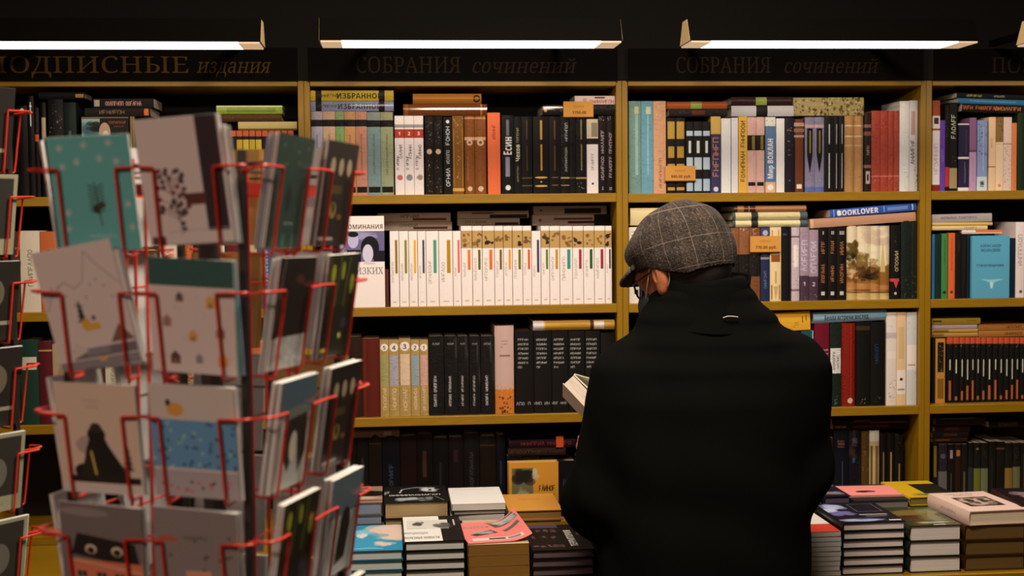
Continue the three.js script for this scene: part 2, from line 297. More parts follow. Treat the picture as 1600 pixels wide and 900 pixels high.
// ---------- the books on the shelves (millimetres: left edge, right edge, height, spine depth; lying books: left, right, base, thickness, depth, tilt) ----------
bookRow('M1', 1.71, 'on middle bay top shelf', `
-196.2 -165.6 221.7 -14|lilac spine with black band|#b0a0a4|b 0 .1 #8a6a4a55;b .1 .18 #141210;g .24 .78 #5c4a3a .5 .2;r .06 .94 .9 .97 #171411|w
-165.6 -132.8 221.7 -14|peach spine with black band|#d5a57d|b 0 .1 #8a6a4a55;b .1 .18 #141210;g .24 .78 #5c4a3a .5 .2;r .06 .94 .9 .97 #171411|w
-132.8 -109.2 221.6 -14|green spine with black band|#86a45d|b 0 .1 #8a6a4a55;b .1 .18 #141210;g .24 .78 #5c4a3a .5 .2;r .06 .94 .9 .97 #171411|w
-109.2 -79.7 221.5 -14|orange spine with black band|#cf8f52|b 0 .1 #8a6a4a55;b .1 .18 #141210;g .24 .78 #5c4a3a .5 .2;r .06 .94 .9 .97 #171411|w
-79.7 -49.3 221.4 -14|salmon spine with black band|#c98263|b 0 .1 #8a6a4a55;b .1 .18 #141210;g .24 .78 #5c4a3a .5 .2;r .06 .94 .9 .97 #171411|w
-49.3 -13.8 219.7 -14|pale teal spine with black band|#7d9086|b 0 .1 #8a6a4a55;b .1 .18 #141210;g .24 .78 #5c4a3a .5 .2;r .06 .94 .9 .97 #171411|w
-13.8 20.1 219.6 -14|pale green spine with black band|#9d9c70|b 0 .1 #8a6a4a55;b .1 .18 #141210;g .24 .78 #5c4a3a .5 .2;r .06 .94 .9 .97 #171411|w
23.5 48.9 209.3 -14|white spine with red band numbered one|#efe2d8|b .17 .28 #b23a26;h .5 .225 .5 #f6e8de |1;b .11 .15 #9b8f86;v .3 .6 #3a2c26 .62 .42 |~5;v .5 .68 #40302a .3 .34 |~1 5;c .5 .78 .3 #cf6a5a;m .2 .8 .74 .82 6 2 #b04a3a|p
48.9 74.4 209.2 -14|white spine with red band numbered two|#efe2d8|b .17 .28 #b23a26;h .5 .225 .5 #f6e8de |2;b .11 .15 #9b8f86;v .3 .6 #3a2c26 .62 .42 |~5;v .5 .68 #40302a .3 .34 |~1 5;c .5 .78 .34 #8d8781;m .2 .8 .74 .82 6 2 #6a6661|p
74.4 100 209.2 -14|white spine with red band numbered three|#efe2d8|b .17 .28 #b23a26;h .5 .225 .5 #f6e8de |3;b .11 .15 #9b8f86;v .3 .6 #3a2c26 .62 .42 |~5;v .5 .68 #40302a .3 .34 |~1 5;c .6 .78 .3 #a58a6a;m .2 .8 .74 .82 6 2 #7b5a3a|p
103.4 127.2 207.4 -14|black spine with gold pattern and medallion|#1a1511|m .2 .8 .05 .36 14 3 #a67a4a;c .5 .45 .3 #d9b48a;m .2 .8 .56 .97 16 3 #b98d5d|w
127.2 151.1 207.3 -14|black spine with gold pattern and medallion|#1a1511|m .2 .8 .05 .36 14 3 #8f6a40;c .5 .45 .3 #d9b48a;m .2 .8 .56 .97 16 3 #a67c50|w
152.8 176.8 205.5 -14|black spine with framed white lettering|#15130f|c .5 .06 .2 #d8cfc0;v .1 .37 #d8cfc0 .5 .6 |~5;v .42 .6 #b9ad9c .5 .5 |~6;v .64 .9 #d8cfc0 .5 .6 |~5|p
176.8 207.6 208.9 -14|gold ornamented brown spine|#7d4d1c|m .1 .9 .02 .14 12 3 #d09a4a;r .1 .16 .16 .9 #b3772e;r .84 .9 .16 .9 #b3772e;m .3 .7 .2 .86 26 3 #c98e42;b .92 .96 #d09a4a|
209.3 236.7 208.8 -14|glossy brown spine with round seal|#8b4d22|b .02 .04 #c98f55;b .27 .31 #dfa878;c .5 .34 .3 #e3b48c;c .5 .34 .14 #8b4d22;g .5 .84 #c08458 .3 .1;c .5 .93 .24 #e3b992|wr
236.7 267.6 208.7 -14|glossy brown spine with round seal|#8b4d22|b .02 .04 #c98f55;b .27 .31 #dfa878;c .5 .34 .3 #e3b48c;c .5 .34 .14 #8b4d22;c .5 .93 .24 #e3b992|wr
271.1 305.5 217.1 -14|bright orange spine|#ea6a3a|v .06 .4 #7a2c1a .5 .34 |~5|
308.9 341.7 210.2 -14|black spine with white title and grey bar|#15130f|r .38 .62 .06 .26 #6d6664;v .27 .51 #e8ded0 .5 .95 |Есин;r .3 .66 .53 .78 #8d8488;c .5 .92 .22 #e4d8c4|
341.7 362.4 206.7 -14|black spine with yellowish title|#15130f|v .12 .36 #a89c72 .5 .45 |~6;v .36 .58 #d8cc9c .5 .8 |Чехов;g .62 .86 #b0a56f .5 .3|
362.4 391.7 206.6 -14|black spine with thin brown rules|#14110e|r .44 .56 .05 .3 #50361f;r .44 .56 .38 .7 #4a321e;b .79 .8 #7a5330;b .89 .9 #7a5330|
393.5 436.8 206.5 -14|wide black spine with gold rules|#14110e|r .44 .58 .05 .3 #c18c3a;r .46 .58 .36 .7 #b9832f;e .5 .79 .4 .012 #d9a24a;c .5 .845 .06 #c18c3a;e .5 .9 .4 .012 #d9a24a|
436.8 468 206.4 -14|black spine with brown rules and dots|#14110e|r .42 .56 .05 .3 #5e3d22;r .42 .56 .38 .7 #5a3a20;e .5 .79 .3 .008 #7a5330;e .5 .89 .3 .008 #7a5330|
468 492.3 209.7 -14|black spine with speckled white lettering|#15120f|m .05 .35 .1 .76 40 1.3 #9c9484;v .06 .36 #d8d0ba .66 .42 |~7;g .38 .74 #cfc6ae .62 .36;b .79 .81 #b9974a;b .89 .9 #b9974a|w
492.3 509.7 204.5 -14|narrow plain black spine|#14120f|b .79 .8 #7a6238|w
509.7 539.3 206.2 -14|black spine with thin gold line|#14110e|r .42 .56 .04 .3 #8d7a4e;r .44 .58 .36 .7 #86734a;b .79 .81 #b98d44;m .1 .8 .86 .95 8 2.5 #e8dcc4|w
539.2 570.6 199.2 -14|cream and white paper-wrapped spine|#eed8c6|b 0 .25 #cdb08c;r .4 .95 .05 .24 #8d7a60;b .26 .34 #17130f;v .42 .72 #7a6a5c .5 .3 |~7;c .5 .87 .1 #3a2c22|
570.7 593.4 207.7 -14|black spine with pink title, left of pair|#17110f|m .1 .9 .01 .06 8 2 #cdb9ac;v .1 .9 #c9a49c .5 .5 |~8 8;h .5 .94 .5 #b99a92 |I|
593.4 614.3 207.7 -14|black spine with pink title beside the upright|#17110f|m .1 .9 .01 .06 8 2 #cdb9ac;v .1 .9 #c9a49c .5 .5 |~8 8;h .5 .94 .5 #b99a92 |II|
=-196.2 21.9 1932.3 26.1 -14 0|slate blue book lying under a yellow one|#7d7c8c|r .06 .13 0 1 #15120f;r .82 .89 0 1 #15120f;h .24 .5 .36 #2a2420 |~8;h .58 .52 .72 #25211e |ИЗБРАННОЕ|w
=-196.2 22.3 1959.1 27.8 -14 0|yellow book lying on a slate blue one|#c0982a|r .06 .13 0 1 #15120f;r .82 .89 0 1 #15120f;h .24 .5 .36 #3a2d10 |~8;h .58 .52 .72 #2f2510 |ИЗБРАННОЕ|w
=47.3 270.7 1919.8 30.5 -14 0|glossy dark brown book lying on the row|#6e3914|r .02 .06 0 1 #8d4d1c;r .92 .94 0 1 #b4712e;b .3 .36 #8d5020|wr
=73.2 255.7 1951 27.1 -14 0|amber brown book lying on the stack|#a4601c|c .93 .5 .35 #1c120a;c .93 .5 .22 #8a5518;b .44 .5 #b87428|r
=420.5 616.2 1920.3 27.4 -14 0|dark book lying under a pinkish one|#17120e|r .02 .06 .3 .7 #c9973f;m .08 .28 .4 .6 8 1.6 #d9b870;g .5 .9 #6a4a2a .5 .4|w
=507.3 616.2 1948.3 23.1 -14 0|pinkish white book lying near the upright|#d6b3a0|h .68 .66 .5 #b23c2a |~9;r .5 .75 .12 .3 #4a3630;r .2 .3 .3 .7 #c18a78|p`);
bookRow('R1', 1.708, 'on right-hand bay top shelf', `
654.7 688 249 -14|sea green wrapped spine|#748c7c|r .45 .8 .06 .14 #c2b380;r .5 .75 .15 .8 #92ac9a;m .2 .9 .02 .95 14 2 #b6c9bd|w
688 721.4 248.9 -14|turquoise wrapped spine|#6a9498|r .4 .8 .06 .14 #c8bf95;r .5 .6 .15 .8 #88b4bb;m .2 .9 .02 .95 14 2 #bcd3d4|w
721.4 756.5 248.9 -14|terracotta wrapped spine|#d09468|m .1 .9 0 .16 14 2.5 #dcb096;g .6 .95 #8a4a38 .55 .3|w
758.2 782.9 204 -14|black spine with gold panels, left of pair|#15120e|r .1 .9 .05 .28 #b98a34;m .1 .9 .05 .28 10 2 #8d6420;r .15 .85 .38 .53 #b4842f;m .15 .85 .38 .53 10 2 #7a561c;r .1 .9 .61 .65 #b98a34;r .1 .9 .92 .96 #b98a34|
782.9 809.4 203.9 -14|black spine with gold panels, right of pair|#15120e|r .1 .9 .05 .28 #b98a34;m .1 .9 .05 .28 10 2 #8d6420;r .15 .85 .38 .53 #b4842f;m .15 .85 .38 .53 10 2 #7a561c;r .1 .9 .61 .65 #b98a34;r .1 .9 .92 .96 #b98a34|
811.1 832.3 193.5 -14|black spine with pale blue panels|#171411|r .08 .92 .13 .2 #bcc0be;r .34 .66 .27 .44 #d8d4cc;r .08 .92 .5 .67 #bcc0be;r .3 .7 .7 .78 #1e1b1a;r .08 .92 .8 .97 #a8b0b4|
832.3 857.1 193.4 -14|black spine with pale blue panels|#171411|r .08 .92 .13 .2 #bcc0be;r .34 .66 .27 .44 #d8d4cc;r .08 .92 .5 .67 #bcc0be;r .3 .7 .7 .78 #1e1b1a;r .08 .92 .8 .97 #a8b0b4|
857.1 879.2 193.3 -14|black spine with pale blue panels|#171411|r .08 .92 .13 .2 #bcc0be;r .34 .66 .27 .44 #d8d4cc;r .08 .92 .5 .67 #bcc0be;r .3 .7 .7 .78 #1e1b1a;r .08 .92 .8 .97 #a8b0b4|
880.1 907.6 207.1 -14|navy spine with yellow top and orange lettering|#3a3350|b 0 .23 #cf9f4a;v .26 .78 #c87a3e .5 .8 |~7;c .5 .95 .25 #c9c4d4|
908.5 935.2 201.8 -14|plain white spine with crease near its top|#e4dbd4|c .5 .05 .2 #f4ece4|p
936.9 955.6 203.4 -14|narrow pinkish white spine|#e2cfc6|b .03 .035 #cbb6aa|p
956.5 981.4 206.8 -14|golden yellow spine with black script|#dda23a|v .05 .85 #2a1c0e .5 .62 |~8 7|p
981.4 1006.4 205 -14|mauve pink wrapped spine with black label|#dca690|b .24 .44 #1a1410;r .5 .85 .25 .43 #8a6a2a;r .1 .9 .86 .91 #1c1614;m .1 .9 .02 .22 8 2 #e6c9bd|w
1006.4 1029.6 205 -14|mauve pink wrapped spine with black label|#dca690|b .24 .44 #1a1410;r .5 .85 .25 .43 #8a6a2a;r .1 .9 .86 .91 #1c1614;m .1 .9 .02 .22 8 2 #e6c9bd|w
1031.3 1059.9 204.9 -14|blue spine with big white title|#587088|b 0 .12 #dccfb6;m .1 .9 .02 .2 10 2.5 #6b4a2a;v .28 .82 #f0ece4 .5 .75 |Мир ВОКЛАН;b .86 1 #d9a878;c .5 .93 .3 #f0dcc4|p
1061.7 1085 201.3 -14|plain cream spine beside the blue title|#e7d6c4|c .5 .05 .2 #f6ecdc|p
1086.8 1111.9 203 -14|near black spine with gold emblem|#1d1720|m .2 .8 .13 .24 10 2.6 #d2b27c;m .2 .8 .28 .5 12 2.4 #c4a474;c .5 .84 .08 #8a7a6a|
1111.9 1140.6 199.4 -14|rust brown spine with pale bands|#6d351a|r 0 .12 0 1 #1c1410;r .88 1 0 1 #1c1410;b .05 .1 #b08a70;b .13 .18 #8f6048;b .22 .25 #b08a70;r .25 .75 .89 .95 #e6cdb4|
1142.4 1169.3 204.5 -14|blue grey spine with long black lozenge|#8a7c8a|b .1 .14 #c99a8c;r .2 .8 .15 .5 #161210;d .2 .8 .5 .74 #161210;r .44 .6 .18 .48 #8a7430;m .1 .9 .76 .96 8 2.5 #b7aec0;b .93 1 #5a679c|w
1169.3 1196.3 204.5 -14|blue grey spine with long black lozenge|#8a7c8a|b .1 .14 #c99a8c;r .2 .8 .15 .5 #161210;d .2 .8 .5 .74 #161210;r .44 .6 .18 .48 #8a7430;m .1 .9 .76 .96 8 2.5 #b7aec0;b .93 1 #5a679c|w
1196.3 1223.3 207.9 -14|black spine with thin white lettering|#15130f|r .46 .58 .11 .37 #c9c2b6;r .46 .58 .49 .95 #c9c2b6;m .4 .6 .11 .95 26 1.1 #15130f|
1223.3 1237.8 207.8 -14|black spine with thin white lettering|#15130f|r .46 .58 .11 .37 #c9c2b6;r .46 .58 .49 .95 #c9c2b6;m .4 .6 .11 .95 26 1.1 #15130f|
1237.8 1254 207.8 -14|black spine with thin white lettering|#15130f|r .46 .58 .11 .37 #c9c2b6;r .46 .58 .49 .95 #c9c2b6;m .4 .6 .11 .95 26 1.1 #15130f|
1254 1282.9 207.7 -14|tan gold ribbed spine|#b8824c|b .12 .14 #d8b47a;b .26 .28 #d8b47a;b .38 .4 #caa266;r .8 .9 0 1 #9a7440|wr
1282.9 1308.2 207.6 -14|tan gold ribbed spine|#b8824c|b .12 .14 #d8b47a;b .26 .28 #d8b47a;b .38 .4 #caa266;r .8 .9 0 1 #9a7440|wr
1310 1329.9 216.3 -14|dark spine with pink bands|#211713|b .15 .19 #8a5a4a;b .24 .29 #7a4a3c;v .35 .6 #b59a80 .5 .5 |~4;b .66 .7 #8a5a4a;r .2 .8 .74 .9 #b59a8a;r .35 .6 .78 .86 #211713|
1329.9 1355.3 221.5 -14|brick red wrapped spine|#a8402c|r 0 1 .8 .82 #cf6a55;m .05 .95 .78 .96 10 2 #e29a84;m .1 .9 .02 .7 10 2 #c85c44|w
1355.3 1377.1 221.4 -14|brick red wrapped spine|#a8402c|r 0 1 .8 .82 #cf6a55;m .05 .95 .78 .96 10 2 #e29a84;m .1 .9 .02 .7 10 2 #c85c44|w
1377.1 1393.5 221.4 -14|brick red wrapped spine|#a8402c|r 0 1 .8 .82 #cf6a55;m .05 .95 .78 .96 10 2 #e29a84;m .1 .9 .02 .7 10 2 #c85c44|w
1393.5 1408.9 221.3 -14|brick red wrapped spine|#a8402c|r 0 1 .8 .82 #cf6a55;m .05 .95 .78 .96 10 2 #e29a84;m .1 .9 .02 .7 10 2 #c85c44|w
1409.8 1437.1 247.5 -14|tall plain white spine|#e6e0da|c .4 .04 .2 #f6f0ea|w
1437 1460.7 249.2 -14|tall grey white spine with black lettering|#cdbdaf|r .2 .7 .12 .38 #b98a7a;v .42 .7 #1e1916 .4 .6 |~7;m .6 1 .7 .98 12 3 #2a221c|p
=763.9 924.6 1915.7 19.9 -14 0|thin black book lying under an orange one|#1a1411|m .04 .96 .3 .7 34 1.2 #cfc3b2;r .4 .62 .2 .8 #5c2418|p
=758.7 924.7 1936.1 19 -14 0|orange brown book with lime label lying flat|#9c4a20|r .4 .58 0 1 #8f9440;b .1 .2 #6a2c14|
=937.1 1109.9 1915.4 28.6 -14 0|grey book with black strap lying flat|#b9aba0|r .4 .58 0 1 #171310;m .05 .95 .1 .9 16 1.4 #948880|
=937.1 1106.3 1944.7 23.4 -14 0|dark red book with lime label lying flat|#2c1310|m .03 .97 .2 .8 40 1.6 #8d3a26;r .4 .58 .05 .95 #8f9440|w
=1109.9 1307.7 1916.5 49.6 -14 0|thick tan marbled book lying flat|#a58a52|m 0 1 0 1 60 9 #5c4620;m 0 1 0 1 40 7 #c6aa70;m 0 1 0 1 30 5 #3c2c14|w`);
bookRow('S1', 1.708, 'on far right bay top shelf', `
1502.7 1524.7 249.1 -14|white spine with red head and foot|#ecd2c4|b 0 .17 #a1482c;r .2 .8 .19 .26 #4a2c22;b .31 .33 #a1482c;v .4 .88 #b9a69a .5 .7 |~8;b .93 1 #8a2418|p
1524.9 1539.5 194.6 -14|slim purple spine|#6a3f94|v .1 .9 #9a78bc .5 .6 |~6|p
1539.3 1552.2 236.7 -14|slim black spine with red foot|#17130f|m .2 .9 .02 .4 18 1.4 #c9bf9c;b .72 .95 #b8303a|p
1552.1 1574.1 243.7 -14|black spine with pale yellow title and beige foot|#17140f|v .03 .5 #d9cf9c .5 .75 |~6;m .2 .8 .58 .66 6 2 #b98a3c;b .74 .97 #a88a5c|p
1578 1609.2 187.4 -14|dark navy spine with white bands|#2c2238|b .01 .03 #efe3dc;b .5 .53 #efe3dc;g .08 .46 #5a4f66 .7 .16;g .56 .9 #8a8098 .6 .2;b .95 1 #efe3dc|
1609.2 1629.4 201.4 -14|mauve spine darker at its top|#c192a4|b 0 .46 #94607a;g .52 .9 #9a6a80 .5 .2;b .44 .47 #6a4458|p
1631.3 1660.7 194.3 -14|cloudy blue spine fading to white|#8c96ae|m 0 1 0 .5 26 4 #3c4a86;m 0 1 .3 .75 20 4 #7d8cba;b .8 1 #cdd0da;g .05 .75 #e6e8f0 .6 .14;g .86 .94 #2c3350 .5 .5|p
1664.4 1684.7 203 -14|peach cream spine|#efbf8c|v .1 .6 #b98a5c .4 .4 |~5;b .67 .68 #6a4420|p
1684.7 1706.8 202.9 -14|peach cream spine with small picture|#efc594|r 0 1 0 .34 #8a6434;m 0 1 0 .34 16 3 #3c3a1c;b .36 .37 #d9a870;c .5 .93 .2 #d98a3c|p
1706.8 1730.8 202.8 -14|pinkish spine with brown ornament rows|#e3bda2|b .36 .37 #8a4a34;m .1 .9 .4 .97 60 2.4 #9c5c44;m .1 .9 .02 .34 20 2 #cfa48c|p
1730.9 1745.7 186.9 -14|slim orange spine|#d9763c|m .1 .9 .3 .8 10 2.4 #c9b060|p
1747.4 1769.6 215.1 -14|dark green spine|#1c2a14||
1769.7 1799.3 204.4 -14|black spine with copper title|#16130f|v .2 .7 #b4703c .5 .6 |~8|
1799.3 1825.3 207.9 -14|sand coloured spine|#c9a070|g .2 .7 #6a4c2c .5 .3|p
1825.3 1858.8 200.7 -14|bottle green spine with cream label|#2a4030|r .1 .9 .2 .4 #d9ccb0|
1858.7 1892.2 211.2 -14|maroon spine with gold rules|#5a1c1c|b .1 .12 #b98d44;b .8 .82 #b98d44|
=1586.1 1775.7 1923.7 22 -14 -2|black book with orange lettering lying flat|#17120f|h .3 .5 .6 #d9692c |~4 9;h .7 .5 .6 #d9803c |~8|p
=1575 1775.5 1946.3 14.1 -14 -2|thin blue book lying flat|#2f6c8c|g .05 .95 #8ab4c4 .5 .4|p
=1571.2 1775.3 1961 14.1 -14 -2|thin black book with yellow lettering lying flat|#17130f|h .25 .5 .6 #d9b23c |~7;h .6 .5 .5 #d9c48c |~6|p`);
bookRow('M2', 1.411, 'on middle bay second shelf', `
6.3 30.3 202.6 -12|white spine with brown bar|#eed6c6|r .58 .84 0.12 0.56 #82641a;v .36 .72 #a09286 .3 .34 |~10;r .3 .7 .93 .945 #b9a698|p
31 55.9 202.3 -12|white spine with olive green bar|#eed6c6|r .58 .84 0.12 0.56 #7f7822;v .36 .72 #a09286 .3 .34 |~8;r .3 .7 .93 .945 #b9a698|p
56.6 79.8 202 -12|white spine with amber bar|#eed6c6|r .58 .84 0.12 0.56 #e09a2a;v .36 .72 #a09286 .3 .34 |~8;r .3 .7 .93 .945 #b9a698|p
80.5 102.1 201.8 -12|white spine with slate bar|#eed6c6|r .58 .84 0.12 0.56 #3a3f52;v .36 .72 #a09286 .3 .34 |~7;r .3 .7 .93 .945 #b9a698|p
102.7 136.3 201.5 -12|white spine with sea green bar|#eed6c6|r .58 .84 0.12 0.56 #4a8c6e;v .36 .72 #a09286 .3 .34 |~8;r .3 .7 .93 .945 #b9a698|p
137 174 201.1 -12|white spine with ochre bar|#eed6c6|r .58 .84 0.12 0.56 #b07c18;v .36 .72 #a09286 .3 .34 |~6;r .3 .7 .93 .945 #b9a698|p
174.7 196.4 200.8 -12|white spine with coral bar|#eed6c6|r .58 .84 0.12 0.56 #e05a50;v .36 .72 #a09286 .3 .34 |~5;r .3 .7 .93 .945 #b9a698|p
197.1 226.5 214.2 -12|white spine with orange bar and sepia photo|#eed6c6|b 0 .06 #f6e8de;b .06 .28 #b88c50;m .15 .85 .1 .25 5 10 #6a4420;r .58 .84 0.3 0.55 #dd6c28;v .36 .72 #a09286 .3 .34 |~6;r .3 .7 .93 .945 #b9a698|p
227.2 253.2 213.9 -12|white spine with khaki bar and sepia photo|#eed6c6|b 0 .06 #f6e8de;b .06 .28 #b88c50;m .15 .85 .1 .25 5 10 #6a4420;r .58 .84 0.3 0.55 #5f5a22;v .36 .72 #a09286 .3 .34 |~10;r .3 .7 .93 .945 #b9a698|p
253.9 286 213.6 -12|white spine with rust orange bar and sepia photo|#eed6c6|b 0 .06 #f6e8de;b .06 .28 #b88c50;m .15 .85 .1 .25 5 10 #1f1712;r .58 .84 0.3 0.55 #d9642a;v .36 .72 #a09286 .3 .34 |~8;r .3 .7 .93 .945 #b9a698|p
286.7 310.2 213.3 -12|white spine with dark umber bar and sepia photo|#eed6c6|b 0 .06 #f6e8de;b .06 .28 #b88c50;m .15 .85 .1 .25 5 10 #6a4420;r .58 .84 0.3 0.55 #6a4f10;v .36 .72 #a09286 .3 .34 |~8;r .3 .7 .93 .945 #b9a698|p
310.9 334.4 213 -12|white spine with tangerine bar and sepia photo|#eed6c6|b 0 .06 #f6e8de;b .06 .28 #b88c50;m .15 .85 .1 .25 5 10 #6a4420;r .58 .84 0.3 0.55 #e8862a;v .36 .72 #a09286 .3 .34 |~7;r .3 .7 .93 .945 #b9a698|p
335.1 362.1 212.8 -12|white spine with moss green bar and sepia photo|#eed6c6|b 0 .06 #f6e8de;b .06 .28 #b88c50;m .15 .85 .1 .25 5 10 #1f1712;r .58 .84 0.3 0.55 #6a641e;v .36 .72 #a09286 .3 .34 |~8;r .3 .7 .93 .945 #b9a698|p
362.8 386.4 212.5 -12|white spine with vermilion bar and sepia photo|#eed6c6|b 0 .06 #f6e8de;b .06 .28 #b88c50;m .15 .85 .1 .25 5 10 #6a4420;r .58 .84 0.3 0.55 #d64c2a;v .36 .72 #a09286 .3 .34 |~6;r .3 .7 .93 .945 #b9a698|p
387 411.5 198.5 -12|white spine with indigo bar|#eed6c6|r .58 .84 0.12 0.56 #3a3560;v .36 .72 #a09286 .3 .34 |~5;r .3 .7 .93 .945 #b9a698|p
412.3 435.1 212 -12|white spine with leaf green bar and sepia photo|#eed6c6|b 0 .06 #f6e8de;b .06 .28 #b88c50;m .15 .85 .1 .25 5 10 #1f1712;r .58 .84 0.3 0.55 #52701e;v .36 .72 #a09286 .3 .34 |~6;r .3 .7 .93 .945 #b9a698|p
435.8 462.9 211.7 -12|white spine with mustard bar and sepia photo|#eed6c6|b 0 .06 #f6e8de;b .06 .28 #b88c50;m .15 .85 .1 .25 5 10 #6a4420;r .58 .84 0.3 0.55 #bc8420;v .36 .72 #a09286 .3 .34 |~10;r .3 .7 .93 .945 #b9a698|p
463.6 497.8 211.4 -12|white spine with teal bar and sepia photo|#eed6c6|b 0 .06 #f6e8de;b .06 .28 #b88c50;m .15 .85 .1 .25 5 10 #6a4420;r .58 .84 0.3 0.55 #2f8672;v .36 .72 #a09286 .3 .34 |~8;r .3 .7 .93 .945 #b9a698|p
498.5 527.5 211 -12|white spine with wine red bar and sepia photo|#eed6c6|b 0 .06 #f6e8de;b .06 .28 #b88c50;m .15 .85 .1 .25 5 10 #1f1712;r .58 .84 0.3 0.55 #94303a;v .36 .72 #a09286 .3 .34 |~8;r .3 .7 .93 .945 #b9a698|p
528.2 557.2 210.7 -12|white spine with forest green bar and sepia photo|#eed6c6|b 0 .06 #f6e8de;b .06 .28 #b88c50;m .15 .85 .1 .25 5 10 #6a4420;r .58 .84 0.3 0.55 #205226;v .36 .72 #a09286 .3 .34 |~7;r .3 .7 .93 .945 #b9a698|p
557.9 587 210.4 -12|white spine with crimson bar and sepia photo|#eed6c6|b 0 .06 #f6e8de;b .06 .28 #b88c50;m .15 .85 .1 .25 5 10 #6a4420;r .58 .84 0.3 0.55 #96203e;v .36 .72 #a09286 .3 .34 |~8;r .3 .7 .93 .945 #b9a698|p
587.7 605.4 210.2 -12|white spine with charcoal bar and sepia photo|#eed6c6|b 0 .06 #f6e8de;b .06 .28 #b88c50;m .15 .85 .1 .25 5 10 #1f1712;r .58 .84 0.3 0.55 #3a322c;v .36 .72 #a09286 .3 .34 |~6;r .3 .7 .93 .945 #b9a698|p
=-25.5 176.8 1614.2 22.7 -95 0|cream book lying lower above plain white spines|#c9a890|h .42 .4 .5 #6a5040 |~6;r .48 .94 .6 .86 #5c2c28|p
=-25.2 173.6 1637.5 24.4 -95 0|cream book lying upper above plain white spines|#b99a80|h .45 .4 .5 #5a4638 |~6;r .48 .94 .6 .86 #6a2c24|p
=192.6 363.4 1625.8 18.4 -95 0|cream book lying lower above photo spines|#c3a48c|h .3 .5 .5 #6a5040 |~9;r .6 .98 .6 .95 #2c2c30|p
=192.8 388.4 1644.8 20.2 -95 0|cream book lying upper above photo spines|#b09078|r .2 .5 .2 .4 #5a4638;r .45 .98 .5 .95 #231d1a|p
=398.9 612.7 1623.6 29.1 -95 0|tan book lying by the upright, lower one|#c2a08a|c .1 .5 .14 #6a4c3c;r .28 .78 .3 .48 #5a4438;r .46 .8 .6 .84 #5c2430;r .8 1 0 1 #1c1815|p
=402.7 605.7 1653.3 23.8 -95 0|tan book lying by the upright, upper one|#a0826c|c .1 .5 .14 #5a4438;r .42 .92 .3 .9 #29211c|p`);
